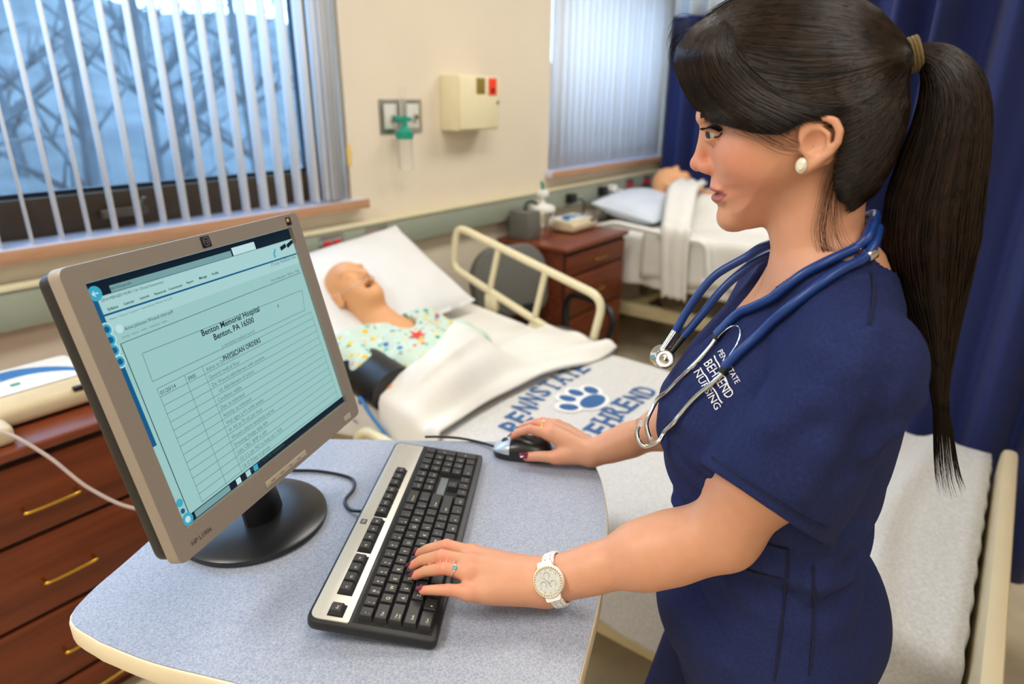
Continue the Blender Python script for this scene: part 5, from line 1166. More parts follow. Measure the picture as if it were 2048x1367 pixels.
ld_ = np.full(len(V), 1.0); ld_[iu] = np.minimum(polysd(uu[iu], vv[iu], UL), polysd(uu[iu], vv[iu], LL)); blend(sm_(ld_, -0.0008, 0.0006)*0.85, (168, 88, 92))
ms = np.full(len(V), 1.0); A_m = np.array([*huv(1412, 385.0), 0]); B_m = np.array([*huv(1458, 383.5), 0]); ms[iu] = cone(np.stack([uu[iu], vv[iu], 0*uu[iu]], 1), A_m, B_m, 0.0, 0.0); blend(sm_(ms, 0.0004, 0.0014)*0.8, (92, 42, 44))  # shade of the crease between the lips, painted as a dark line
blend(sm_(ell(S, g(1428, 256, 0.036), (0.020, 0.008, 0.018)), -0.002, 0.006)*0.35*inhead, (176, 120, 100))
blend(sm_(ell(S, g(1412, 345, 0.0078), (0.006, 0.005, 0.004)), 0.0, 0.0015)*0.8*inhead, (96, 50, 40))  # shade inside the nostrils put into the skin colour
blend(sm_(np.linalg.norm(S-g(1689, 454, 0.0505), axis=1), 0.0016, 0.0026), (70, 36, 28)); 
for G in (LF, RF):
    for n in G:
        for k, s_ in ((1, 0.30), (0, 0.22), (3, 0.40)): blend(sm_(np.linalg.norm(V-G[n][k], axis=1), 0.008, 0.020)*s_, (232, 130, 112))
ca = body.data.color_attributes.new('tint', 'FLOAT_COLOR', 'POINT'); ca.data.foreach_set('color', np.concatenate([tint, np.ones((len(V), 1))], 1).astype(np.float32).ravel())
# ---- eyes, lashes, brows
m_eye = mat('eye_white', (196, 190, 184), 0.15, var=0.02); m_iris = mat('iris_grey', (44, 54, 58), 0.15, var=0.3, scale=700); m_lash = mat('lash_black', (14, 10, 10), 0.6)
for s in (1, -1):
    c = HC_+((EYEC-HC_)-2*(E3*((EYEC-HC_)@E3) if s < 0 else 0*E3)); gz = -E1*0.86+E3*0.40-E2*0.34; gz /= np.linalg.norm(gz)
    eb = MB(); eb.lathe(c-gz*0.0122, gz, [(0.0122*math.sin(math.pi*k/12), 0.0122*(1-math.cos(math.pi*k/12))) for k in range(13)], 20); eo = eb.build('eyeball', m_eye, person)
    MB().lathe(c+gz*0.0107, gz, [(0.0062, 0), (0.0058, 0.0009), (0.0030, 0.0019), (0, 0.0020)], 20).build('iris', m_iris, eo); MB().lathe(c+gz*0.0119, gz, [(0.0034, 0), (0.0024, 0.0008), (0, 0.0011)], 16).build('pupil', m_black, eo)
def hits(P, off, f=f_skin, raw=False):
    Q = raymarch(f, P, 0.45, 1.6); ok = ~np.isnan(Q[:, 0]); Q[ok] += grads(f, Q[ok])*off
    return Q if raw else [q for q in Q[ok]]
def hit(x, y, f=f_skin, off=0.0):
    q = hits([(x, y)], off, f); return q[0] if q else None
lash = MB(); P = hits([(1413, 257), (1418, 254), (1425, 252.5), (1433, 253), (1440, 256), (1445, 260)], 0.0008)
lash.tube(catmull(P, 4), np.interp(np.linspace(0, 1, len(catmull(P, 4))), [0, .5, 1], [0.0010, 0.0018, 0.0012]), 6)
P2 = hits([(1424, 274), (1431, 274), (1438, 272), (1444, 266)], 0.0005); lash.tube(catmull(P2, 4), 0.0009, 6)
r_ = random.Random(5)
for k in range(26):
    t_ = k/25; q = catmull(P, 8); p = q[int(t_*(len(q)-1))]; ln = 0.0075+0.003*math.sin(t_*3.1)
    d = -E1*(1.0-0.35*t_)+E3*(0.25+0.5*t_)-E2*0.30; d /= np.linalg.norm(d); lash.tube([p, p+d*ln*0.55-E2*0.0006, p+d*ln+E2*0.0014], [0.0006, 0.00045, 0.00015], 4, False)
lash.build('eyelashes', m_lash, person)
m_hair = mat('dark_brown_hair', (22, 14, 10), 0.55, scale=90, rgb2=(30, 20, 14), spec=0.2, detail=6)
m_hair2 = mat('brown_hair_strand', (24, 15, 10), 0.34, scale=60, rgb2=(46, 31, 20), spec=0.35, detail=6)
_n = m_hair2.node_tree.nodes; _l = m_hair2.node_tree.links; _a = _n.new('ShaderNodeAttribute'); _a.attribute_name = 'tone'; _m = _n.new('ShaderNodeMix'); _m.data_type = 'RGBA'; _m.blend_type = 'MULTIPLY'; _m.inputs[0].default_value = 1
_l.new(_n['Color Ramp'].outputs['Color'], _m.inputs[6]); _l.new(_a.outputs['Color'], _m.inputs[7]); _l.new(_m.outputs[2], _n['Principled BSDF'].inputs['Base Color'])
br = MB(); BP = []
for k in range(90):
    x = 1401+r_.uniform(0, 34); BP.append((x, 236-(x-1403)*0.35-r_.uniform(0, 9) if x < 1416 else 228+r_.uniform(-5, 4)))
for p in hits(BP, 0.0004): br.tube([p, p+(E1*0.6+E2*0.4+E3*0.25)*0.006], [0.0008, 0.0003], 4, False)
br.build('eyebrow', m_lash, person)
# nails
m_nail = mat('plum_nail_polish', (104, 16, 52), 0.15, var=0.04, coat=0.6)
for G in (LF, RF):
    for n in G:
        tip, dip = G[n][3], G[n][2]; a = (tip-dip)/np.linalg.norm(tip-dip); up = np.array([0, 0, 1.0]) if n != 'thumb' else np.array([0, 0, 1.0])*0.8+E3*0.5
        nn = up-a*(a@up); nn /= np.linalg.norm(nn); la = np.cross(a, nn); r = FR[n][3]; c = tip+a*r*0.35+nn*r*0.42
        Vn = []; Fn = []; nu, nv = 9, 8
        for j in range(nv+1):
            t_ = j/nv; lo = -0.75+1.95*t_
            for i in range(nu+1):
                s_ = i/nu*2-1; w = 0.86*math.sqrt(max(0.0, 1-(max(0, t_-0.72)/0.30)**2))*math.sqrt(max(0.05, 1-(max(0, 0.2-t_)/0.22)**2))
                Vn.append(c+a*lo*r+la*s_*w*r+nn*r*(0.60*math.sqrt(max(0, 1-(s_*w*0.9)**2))-0.20*max(0, t_-0.5)))
        for j in range(nv):
            for i in range(nu): Fn.append((j*(nu+1)+i, j*(nu+1)+i+1, (j+1)*(nu+1)+i+1, (j+1)*(nu+1)+i))
        o = mesh('fingernail', Vn, Fn, m_nail, person, True); md = o.modifiers.new('th', 'SOLIDIFY'); md.thickness = 0.0008
# ---- hair: shaped mass gathered to the tie, then thousands of strands over it
def f_hairmass(p):
    q = p-HC_; u = q@E1; v = q@E2; l = q@E3
    d = puff(u, v, l, HAIRO, 0.0800, 0.070)
    th = np.arctan2(v-0.05, u-0.15); d = d+0.0012
    return smax(d, polysd(u, v, HAIRR), 0.006)
PT = [(1824, 112), (1850, 112), (1880, 130), (1902, 175), (1903, 240), (1886, 320), (1868, 400), (1860, 480), (1862, 560), (1870, 640), (1876, 720), (1880, 800)]
PW = [15, 20, 32, 46, 56, 66, 74, 74, 62, 42, 24, 12]
_pt = [hp(x, y, -0.012) for x, y in PT]; _pr = [w*0.00060 for w in PW]
def f_pony(p):
    q = HC_+(p-HC_)-E3*((p-HC_)@E3+0.012)[:, None]*0.25
    return chain(q, _pt, [r*0.80 for r in _pr])
V, F = nets(f_hairmass, HC_-[0.16, 0.24, 0.14], HC_+[0.16, 0.20, 0.21], 0.0028)
hair = mesh('hair', V, F, m_hair, person, True)
V, F = nets(f_pony, (0.62, -0.18, 1.12), (0.98, 0.20, 1.66), 0.0035)
pony = mesh('ponytail', V, F, m_hair, person, True)
def strands(P, w, name, parent, m):
    """P (n,k,3) polylines -> one mesh of three-sided tapering hairs"""
    n, k, _ = P.shape; T = np.gradient(P, axis=1); T /= np.linalg.norm(T, axis=2, keepdims=True)+1e-9
    A = np.cross(T, E3+0.3*E2); A /= np.linalg.norm(A, axis=2, keepdims=True)+1e-9; B = np.cross(T, A)
    tp = np.clip(np.minimum(np.linspace(0, 1, k)*8+0.35, (1-np.linspace(0, 1, k))*4+0.15), 0, 1)[None, :, None]*np.asarray(w)[:, None, None]
    R = np.stack([P+(A*math.cos(a)+B*math.sin(a))*tp for a in (0, 2.094, 4.189)], 2)      # n,k,3,3
    V = R.reshape(-1, 3); base = (np.arange(n)[:, None]*k+np.arange(k-1)[None, :])*3; F = []
    for c in range(3):
        d = (c+1) % 3; F.append(np.stack([base+c, base+d, base+3+d, base+3+c], -1).reshape(-1, 4))
    o = mesh(name, V, np.concatenate(F), m, parent, True); o['kind'] = 'stuff'
    tn = np.repeat(0.35+1.8*np.random.default_rng(n).random(n)**2.2, k*3).astype(np.float32); c4 = np.stack([tn, tn*0.97, tn*0.93, np.ones_like(tn)], 1)
    o.data.color_attributes.new('tone', 'FLOAT_COLOR', 'POINT').data.foreach_set('color', c4.ravel()); return o
def guide_field(G, n, k, seed, spread, lift, Wm=0.0800, ends=1.0, side=1):
    r = np.random.default_rng(seed); GG = np.array([np.stack([np.interp(np.linspace(0, 1, k), np.linspace(0, 1, len(catmull(g, 8))), catmull(g, 8)[:, c]) for c in (0, 1)], 1) for g in G])
    s = r.random(n)*(len(G)-1.0001); i = s.astype(int); f = (s-i)[:, None, None]; C = GG[i]*(1-f)+GG[i+1]*f
    t = np.linspace(0, 1, k)[None, :]
    j = r.normal(size=(n, 2))*spread; wav = np.sin(t*np.pi*(1+2*r.random((n, 1)))+6.28*r.random((n, 1)))*r.normal(size=(n, 1))*spread*0.5
    env = (1-t)*1.0+t*(1-ends*0.75); C = C+j[:, None, :]*env[:, :, None]; C[:, :, 1] += wav*np.sin(np.pi*t)
    # trim: strands start anywhere along the flow
    UV = np.array([huv(0, 0), huv(1000, 0), huv(0, 1000)]); du = (UV[1]-UV[0])/1000; dv = (UV[2]-UV[0])/1000
    P3 = np.empty((n, k, 3)); flat = C.reshape(-1, 2)
    d = CF*CAM_F+CR*(flat[:, :1]-CAM_CX)-CU*(flat[:, 1:]-CAM_CY); p = CC+d*(((HC_-CC)@E3)/(d@E3))[:, None]
    u = (p-HC_)@E1; v = (p-HC_)@E2; dd = np.clip(-polysd(u, v, HAIRO)/0.070, 0, 1); l = Wm*np.sqrt(np.maximum(0, 1-(1-dd)**2))+lift*(0.2+r.random((n, 1))*np.ones((1, k))).ravel()
    P3 = p+E3*(side*l)[:, None]
    # keep the same sight line for the raised point so the comb lines stay where they are on the head
    return P3.reshape(n, k, 3)
TIE = (1822, 112)
BACK = [[(1420, 34), (1500, -14), (1620, -26), (1720, -2), (1790, 55), TIE], [(1425, 50), (1500, 18), (1610, 8), (1720, 30), (1785, 72), TIE], [(1440, 62), (1520, 48), (1620, 48), (1720, 66), (1780, 88), TIE], [(1440, 80), (1520, 92), (1620, 100), (1720, 104), (1780, 106), TIE], [(1445, 110), (1520, 145), (1620, 158), (1720, 140), (1780, 122), TIE], [(1450, 140), (1530, 190), (1630, 200), (1720, 172), (1780, 135), TIE], [(1470, 190), (1560, 226), (1650, 216), (1730, 190), (1785, 146), TIE]]
LOWR = [[(1600, 228), (1660, 218), (1730, 196), (1780, 156), (1805, 130), TIE], [(1676, 250), (1710, 235), (1750, 205), (1785, 165), (1805, 138), TIE], [(1668, 300), (1710, 280), (1752, 240), (1788, 190), (1806, 150), TIE], [(1664, 350), (1705, 335), (1755, 285), (1795, 220), (1810, 160), (1818, 128)], [(1690, 405), (1730, 372), (1772, 315), (1802, 240), (1812, 170), (1818, 132)], [(1715, 412), (1750, 378), (1786, 315), (1808, 245), (1814, 180), (1819, 134)]]
FRNG = [[(1428, 45), (1392, 62), (1362, 98), (1357, 130), (1370, 170), (1396, 210)], [(1438, 48), (1405, 72), (1378, 110), (1376, 150), (1396, 195), (1425, 238)], [(1445, 54), (1415, 90), (1398, 130), (1408, 172), (1440, 212), (1490, 248)], [(1450, 60), (1425, 100), (1425, 142), (1450, 185), (1500, 222), (1570, 258)], [(1455, 64), (1445, 105), (1465, 150), (1510, 190), (1560, 215), (1606, 238)], [(1462, 68), (1475, 115), (1515, 160), (1565, 195), (1625, 212), (1690, 214)]]
P = np.concatenate([guide_field(BACK, 2600, 14, 1, 5, 0.0022), guide_field(LOWR, 1500, 14, 2, 5, 0.0022), guide_field(BACK, 500, 14, 11, 6, 0.0022, side=-1)])
strands(P, np.random.default_rng(1).uniform(0.00028, 0.00060, len(P)), 'combed_strands', hair, m_hair2)
P = np.concatenate([guide_field(FRNG, 2300, 14, 3, 5, 0.0040, 0.0805, 0.2), guide_field(FRNG, 300, 14, 13, 6, 0.003, 0.0805, 0.2, -1)])
strands(P, np.random.default_rng(2).uniform(0.00028, 0.00062, len(P)), 'fringe_strands', hair, m_hair2)
# loose wisps at fringe, temple and nape
W1_ = [[(1500, 250), (1535, 262), (1570, 275), (1594, 288)], [(1480, 246), (1520, 262), (1560, 282), (1598, 290)], [(1380, 70), (1352, 92), (1344, 120), (1352, 150)], [(1400, 45), (1370, 40), (1352, 52), (1346, 70)]]
W2_ = [[(1668, 300), (1652, 345), (1642, 395), (1632, 440), (1640, 480), (1668, 500)], [(1666, 320), (1650, 370), (1640, 420), (1640, 460), (1655, 492), (1690, 498)], [(1672, 330), (1664, 380), (1668, 420), (1680, 460), (1700, 485), (1716, 490)]]
def wisps(G, n, k, seed, spread, ln): 
    P = guide_field(G, n, k, seed, spread, 0.003, 0.0800, 0.0); return P
P = np.concatenate([wisps(W1_[:2], 14, 10, 4, 5, 0), wisps(W1_[2:], 40, 10, 6, 5, 0)])
strands(P, np.full(len(P), 0.00025), 'temple_wisps', hair, m_hair)
P = guide_field(W2_, 48, 14, 5, 8, 0.0, 0.062, 0.0)
_nl = np.interp(np.linspace(0, 1, 14), [0, 0.35, 1], [0.072, 0.060, 0.0535]); 
q = P-HC_; P = P+E3[None, None, :]*(_nl[None, :]-(q@E3))[:, :, None]
strands(P, np.full(len(P), 0.00016), 'nape_wisps', hair, m_hair)
# ponytail strands
rg = np.random.default_rng(8); n, k = 3600, 22; Cp = catmull(_pt, 6); Rp = np.interp(np.linspace(0, 1, len(Cp)), np.linspace(0, 1, len(_pr)), _pr)
ext = np.array([hp(1886, 860, -0.012), hp(1893, 940, -0.012), hp(1904, 985, -0.012)]); Cp = np.vstack([Cp, catmull(np.vstack([Cp[-1:], ext]), 6)[1:]]); Rp = np.r_[Rp, np.linspace(Rp[-1], 0.015, len(Cp)-len(Rp))]
t = np.linspace(0, 1, k)[None, :]*(0.52+0.48*rg.random((n, 1))**2.6); ti = t*(len(Cp)-1); i0 = np.minimum(ti.astype(int), len(Cp)-2); ff = (ti-i0)[..., None]
base = Cp[i0]*(1-ff)+Cp[i0+1]*ff; tan = Cp[i0+1]-Cp[i0]; tan /= np.linalg.norm(tan, axis=2, keepdims=True); rad = (Rp[i0]*(1-ff[..., 0])+Rp[i0+1]*ff[..., 0])
lat = np.broadcast_to(E3, tan.shape); bi = np.cross(tan, lat); bi /= np.linalg.norm(bi, axis=2, keepdims=True)
a0 = rg.random((n, 1))*6.283; rr = np.sqrt(rg.random((n, 1)))*0.32+0.76; wob = 0.06*np.sin(t*14+rg.random((n, 1))*6.28)
P = base+bi*((np.cos(a0+wob)*rr)*rad)[..., None]+lat*((np.sin(a0+wob)*rr*1.0)*rad)[..., None]
strands(P, rg.uniform(0.00028, 0.00058, n), 'ponytail_strands', pony, m_hair2)
# hair tie
tie = MB(); tc_ = np.array(_pt[0]); td = np.array(_pt[1])-tc_; td = -E1*-0.75+E2*0.28; td /= np.linalg.norm(td); a1 = np.cross(td, E3); a1 /= np.linalg.norm(a1)
for k_ in range(4):
    o_c = tc_+td*(k_*0.0034-0.004)+E2*0.001; P = [o_c+(a1*math.cos(j*0.2618+k_)*1.35+E3*math.sin(j*0.2618+k_)*1.1)*0.0125 for j in range(25)]; tie.tube(P, 0.0019, 8, False)
tag(tie.build('hair_tie', mat('olive_elastic', (112, 92, 56), 0.7, var=0.2, scale=300)), 'olive brown elastic hair tie holding the ponytail', 'hair tie')
# ---- scrubs
m_scrub = mat('navy_scrub_cotton', (32, 40, 80), 0.85, scale=300, rgb2=(40, 49, 94), bump=0.25, bscale=1100, spec=0.15)
m_seam = mat('navy_seam', (14, 18, 42), 0.9, var=0.1, scale=300)
HEM = CC+ray(1523, 1003)*0.860; SAX = HEM-SHL; SLEN = np.linalg.norm(SAX); SAX = SAX/SLEN
HN = np.cross(ray(1410, 928), ray(1642, 1082)); HN /= np.linalg.norm(HN); HN = HN*np.sign(HN@SAX)
SAXR = (ELR-SHR)/np.linalg.norm(ELR-SHR); HEMR = SHR+SAXR*0.20
def wr(p, s, seed): return vnoise(p, s, seed)
VT = 1.262
def f_open(p):
    z = p[:, 2]; x = p[:, 0]-np.interp(z, _tz, _cx); y = p[:, 1]-np.interp(z, _tz, _cy); a = x*TF[0]+y*TF[1]; b = x*TL[0]+y*TL[1]+0.004
    v = (np.abs(b)-(z-VT)*0.56)*0.87; v = np.maximum(v, -a-0.0)
    nk = np.linalg.norm(np.stack([a+0.004, b*0.92], 1), axis=1)-0.070; nk = np.maximum(nk, 1.352+0.10*np.clip(-a, 0, 0.1)-z)
    return np.minimum(v, nk)
FOLDS = []
def f_top(p):
    tr_ = f_trunk(p, 0.008)
    z = p[:, 2]; fl = np.clip((0.98-z)/0.2, 0, 1)
    tr_ = tr_-0.010*fl
    d = smin(tr_, cone(p, NK[2]-[0, 0, 0.012], SHL+[0, 0, 0.010], 0.052, 0.052), 0.035); d = smin(d, cone(p, NK[2]-[0, 0, 0.012], SHR+[0, 0, 0.010], 0.052, 0.052), 0.035)
    h = (p-SHL)@SAX; hc_ = (p-HEM)@HN; sl_ = smax(cone(p, SHL-[0, 0, 0.0], HEM+SAX*0.03, 0.064, 0.088), hc_, 0.003)
    inn = np.maximum(cone(p, SHL+SAX*SLEN*0.55, HEM+SAX*0.05, 0.068, 0.0835), SLEN*0.62-h); sl_ = smax(sl_, -inn, 0.003)
    sl_ = sl_-0.0045*np.sin(h*38+(p@TL)*34+1.2*np.sin((p@TF)*30))*np.clip(1.25-h/SLEN, 0.25, 1)*np.clip(h*12, 0, 1)
    hr = (p-SHR)@SAXR; slr = smax(cone(p, SHR, HEMR+SAXR*0.02, 0.064, 0.080), hr-0.20, 0.004)
    d = smin(d, slr, 0.02)
    d = smin(d, sl_, 0.007)
    for a_, b_f, w_f, am in FOLDS: d = d-am*np.exp(-(np.maximum(cone(p, a_, b_f, 0, 0), 0)/w_f)**2)
    # drape folds: soft at chest, gathered above the waist
    wst = np.exp(-((z-1.03)/0.07)**2); d = d-0.0035*wr(p, 17, 31)*np.clip((1.30-z)/0.15, 0.3, 1)-0.006*wst*np.sin(z*95+(p@TL)*22+1.5*np.sin((p@TF)*16))
    op = f_open(p); d = d-0.0022*np.clip((0.026-op)/0.004, 0, 1)*np.clip(op/0.001+1, 0, 1)
    d = smax(d, -op, 0.003)
    hem = 0.742-z; return smax(d, hem, 0.006)
FOLDS = []
def fold(P, w, am):
    Q = hits(P, 0.0, f_top); return [(a, b, w, am) for a, b in zip(Q, Q[1:])]
_f = fold([(1742, 660), (1700, 740), (1640, 800), (1560, 850)], 0.012, 0.005)+fold([(1524, 690), (1508, 780), (1470, 840), (1434, 905)], 0.010, -0.008)+fold([(1813, 835), (1770, 890), (1730, 935)], 0.009, -0.006)+fold([(1840, 800), (1790, 860), (1745, 905)], 0.010, 0.005)
_f += fold([(1630, 700), (1590, 790), (1540, 860)], 0.013, 0.004)+fold([(1700, 800), (1650, 900), (1600, 985)], 0.014, 0.005)+fold([(1780, 760), (1740, 850), (1680, 960)], 0.010, -0.004)+fold([(1345, 900), (1400, 960), (1440, 985)], 0.010, -0.005)+fold([(1320, 940), (1350, 1000), (1370, 1030)], 0.010, 0.005)
_f += fold([(1720, 1060), (1660, 1120), (1620, 1190)], 0.012, 0.004)+fold([(1330, 1190), (1380, 1270), (1450, 1330)], 0.014, 0.006)+fold([(1300, 1150), (1340, 1230), (1380, 1320)], 0.010, -0.005)+fold([(1420, 680), (1380, 760), (1350, 840)], 0.010, 0.003)
FOLDS = [(a, b, w*1.1, m*1.7 if m > 0 else max(m*1.1, -0.006)) for a, b, w, m in _f]
V, F = nets(f_top, (0.55, -0.06, 0.72), (1.16, 0.42, 1.47), 0.0036, slack=1.8)
top = mesh('scrub_top', V, F, m_scrub, person, True)
HPL = np.array([0.868, 0.163, 0.86])+TL*0.085; HPR = np.array([0.868, 0.163, 0.86])-TL*0.085
KNL = HPL+TF*0.02-[0, 0, 0.40]; KNR = HPR+TF*0.10-[0, 0, 0.39]; ANL = KNL-TF*0.04-[0, 0, 0.38]; ANR = KNR+TF*0.0-[0, 0, 0.39]
def f_trs(p):
    d = ell(p, np.array([0.868, 0.163, 0.86]), (0.165, 0.165, 0.15)); d = smin(d, cone(p, HPL-[0, 0, 0.02], KNL, 0.098, 0.075), 0.04); d = smin(d, cone(p, KNL, ANL, 0.075, 0.068), 0.02)
    e = smin(cone(p, HPR-[0, 0, 0.02], KNR, 0.098, 0.075), cone(p, KNR, ANR, 0.075, 0.068), 0.02); d = smin(d, e, 0.03)
    d = d-0.003*vnoise(p, 22, 5); return smax(d, 0.075-p[:, 2], 0.01)
V, F = nets(f_trs, (0.55, -0.15, 0.05), (1.15, 0.50, 1.05), 0.008)
mesh('scrub_trousers', V, F, m_scrub, person, True)
m_shoe = mat('white_shoe', (225, 225, 222), 0.5)
for an in (ANL, ANR):
    f_sh = lambda p, an=an: smax(smin(ell(p, an*[1, 1, 0]+TF*0.04+[0, 0, 0.045], (0.05, 0.125, 0.05), np.stack([TL, TF, [0, 0, 1]])), cone(p, an*[1, 1, 0]+[0, 0, 0.05], an*[1, 1, 0]+[0, 0, 0.10], 0.045, 0.045), 0.03), 0.002-p[:, 2], 0.006)
    V, F = nets(f_sh, an*[1, 1, 0]-[0.2, 0.2, 0.02], an*[1, 1, 0]+[0.2, 0.2, 0.16], 0.008); mesh('shoe', V, F, m_shoe, person, True)
f_cloth = lambda p: np.minimum(f_top(p), f_trs(p))
f_all = lambda p: np.minimum(f_top(p), f_skin(p))
def seam(name, P, r=0.0011, off=0.0014, m=None):
    P = np.array(P, float); P = np.stack([np.interp(np.linspace(0, 1, 26), np.linspace(0, 1, len(P)), P[:, c]) for c in (0, 1)], 1); Q = hits(P, off, f_top)
    if len(Q) > 2: MB().tube(Q, r, 6).build(name, m or m_seam, top)
seam('hem_stitch', [(1424, 912), (1470, 945), (1520, 978), (1570, 1010), (1620, 1042), (1652, 1056)])
seam('shoulder_seam', [(1742, 545), (1746, 580), (1744, 620), (1738, 650)])
seam('pocket_edge', [(1478, 1064), (1510, 1078), (1545, 1090), (1574, 1097)], 0.0016); seam('pocket_edge', [(1430, 1110), (1470, 1128), (1520, 1146), (1566, 1158)])
seam('pocket_seam', [(1576, 1097), (1572, 1150), (1566, 1220), (1558, 1290), (1548, 1360)]); seam('side_seam', [(1625, 1130), (1628, 1200), (1624, 1280), (1618, 1350)])
# embroidered lettering on the chest
m_emb = mat('white_embroidery', (236, 236, 240), 0.7, var=0.06, scale=900)
def chest_text(txt, a, b, h):
    a = np.array(a, float); b = np.array(b, float); d = (b-a); n_ = np.array([d[1], -d[0]])/np.linalg.norm(d)
    V2, F2 = textmesh(txt, 1.0, False); w = V2[:, 0].max()-V2[:, 0].min(); x0 = V2[:, 0].min(); hh = 0.72
    Q = a+d*((V2[:, :1]-x0)/w)+n_*(V2[:, 1:]/hh*h); V = hits(Q, 0.0012, f_top, True); V[np.isnan(V)] = 0.9
    mesh('chest_lettering', V, F2, m_emb, top)
chest_text('PENN STATE', (1436, 704), (1472, 768), 12); chest_text('BEHREND', (1408, 728), (1455, 798), 20); chest_text('NURSING', (1388, 745), (1432, 820), 15)
for a, b in (((1430, 712), (1462, 778)), ((1402, 736), (1446, 806))):
    Q = hits([(a[0]+(b[0]-a[0])*k/8, a[1]+(b[1]-a[1])*k/8+2*math.sin(k*2)) for k in range(9)], 0.0012, f_top); MB().tube(catmull(Q, 2), 0.0009, 5).build('chest_rule', m_emb, top)
# =================================================================== WORN THINGS
m_steth = mat('blue_stethoscope_tube', (16, 54, 122), 0.38, var=0.04)
def path_on(P, off, f, n=6): return catmull(hits(P, off, f), n)
steth = thing('stethoscope', tuple(hit(1560, 600, f_all, 0.005)), 'blue stethoscope with chrome ear tubes hung round the neck', 'stethoscope')
R_T = 0.0056
nape = hp(1742, 452, 0.030)
back_loop = [hp(1742, 470, 0.050), hp(1752, 440, 0.020), hp(1748, 432, -0.015), hp(1715, 440, -0.045), hp(1660, 465, -0.062)]
A_ = hits([(1703, 503), (1660, 527), (1614, 553), (1580, 578), (1552, 599), (1515, 618), (1481, 634), (1440, 674)], 0.0062, f_all); B_l = hits([(1722, 520), (1685, 546), (1647, 574), (1593, 615), (1555, 645), (1523, 673), (1490, 704), (1457, 736)], 0.0062, f_all)
MB().tube(catmull([hp(1745, 445, 0.030), hp(1735, 474, 0.052)]+A_, 5), R_T, 12).build('tube', m_steth, steth)
MB().tube(catmull([hp(1757, 455, 0.028), hp(1748, 488, 0.052)]+B_l, 5), R_T, 12).build('tube', m_steth, steth)
MB().tube(catmull([hp(1735, 474, 0.052), hp(1749, 440, 0.026), hp(1747, 428, -0.01), hp(1715, 440, -0.046), hp(1655, 466, -0.064)], 6), R_T, 12).build('tube', m_steth, steth)
def laid(P, off):
    """points on sight lines at a wanted distance, kept just in front of the cloth"""
    Q = raymarch(f_top, [p[:2] for p in P], 0.45, 1.6); out = []
    for (x, y, t_), q in zip(P, Q): out.append(CC+ray(x, y)*(t_ if np.isnan(q[0]) else min(t_, np.linalg.norm(q-CC)-off)))
    return out
far = laid([(1538, 488, 0.890), (1490, 515, 0.895), (1432, 549, 0.90), (1397, 588, 0.905), (1374, 622, 0.91), (1351, 662, 0.915)], 0.006)
far2 = laid([(1530, 512, 0.905), (1480, 546, 0.905), (1440, 583, 0.905), (1404, 628, 0.91), (1367, 672, 0.915)], 0.006)
def ontube(P): return catmull(P, 6)
d0 = (far[0] if far else hp(1538, 488, -0.07))
MB().tube(ontube([hp(1640, 470, -0.066)]+far), R_T, 12).build('tube', m_steth, steth); MB().tube(ontube([hp(1630, 478, -0.068)]+far2), R_T, 12).build('tube', m_steth, steth)
# metal clip joining the two near tubes
ct = 0.5*(np.array(hit(1710, 506, f_all, 0.006))+np.array(hit(1724, 516, f_all, 0.006))); cdir = (np.array(B_l[0])-hp(1748, 488, 0.052)); cdir /= np.linalg.norm(cdir)
for P_ in (A_, B_l):
    p0 = np.array(P_[0]); p1 = np.array(P_[1]); dd_ = (p1-p0)/np.linalg.norm(p1-p0); MB().cyl(p0-dd_*0.014, p0-dd_*0.002, R_T+0.0010, n=16, bev=0.0008).build('clip', m_chrome, steth)
# ear tubes
EA = hits([(1440, 674), (1432, 690), (1408, 717), (1382, 744), (1360, 766), (1341, 785), (1322, 800), (1308, 816)], 0.0048, f_top); EB = hits([(1455, 740), (1448, 752), (1428, 770), (1407, 786), (1386, 806), (1366, 828), (1350, 846), (1337, 861)], 0.0048, f_top)
def ondep(P, ref): 
    d_ = np.linalg.norm(np.array(ref)-CC); return [CC+ray(x, y)*d_ for x, y in P]
EA2 = EA+ondep([(1298, 830), (1293, 846), (1295, 862), (1299, 874)], EA[-1]); EB2 = EB+ondep([(1320, 880), (1304, 890), (1288, 892), (1277, 880), (1274, 864), (1277, 852)], EB[-1])
for E_, r in ((EA2, 0.0030), (EB2, 0.0030)): MB().tube(catmull(E_, 5), r, 10).build('ear_tube', m_chrome, steth)
for p, q in ((EA2[0], EA2[1]), (EB2[0], EB2[1])):
    d_ = np.array(q)-np.array(p); d_ /= np.linalg.norm(d_); MB().cyl(np.array(p)-d_*0.008, np.array(p)+d_*0.006, 0.0064, 0.005, 14).build('tube_end', m_black, steth)
for E_ in (EA2, EB2):
    p = np.array(E_[-1]); d_ = p-np.array(E_[-2]); d_ /= np.linalg.norm(d_); MB().lathe(p-d_*0.001, d_, [(0, 0), (0.0036, 0.001), (0.0050, 0.005), (0.0042, 0.010), (0, 0.012)], 14).build('ear_tip', m_clear, steth)
Pw = hits([(1440, 684), (1452, 668), (1470, 656), (1482, 655), (1488, 668), (1482, 690), (1468, 712), (1455, 730)], 0.006, f_top); MB().tube(catmull(Pw, 4), 0.0007, 6).build('spring_wire', m_chrome, steth)
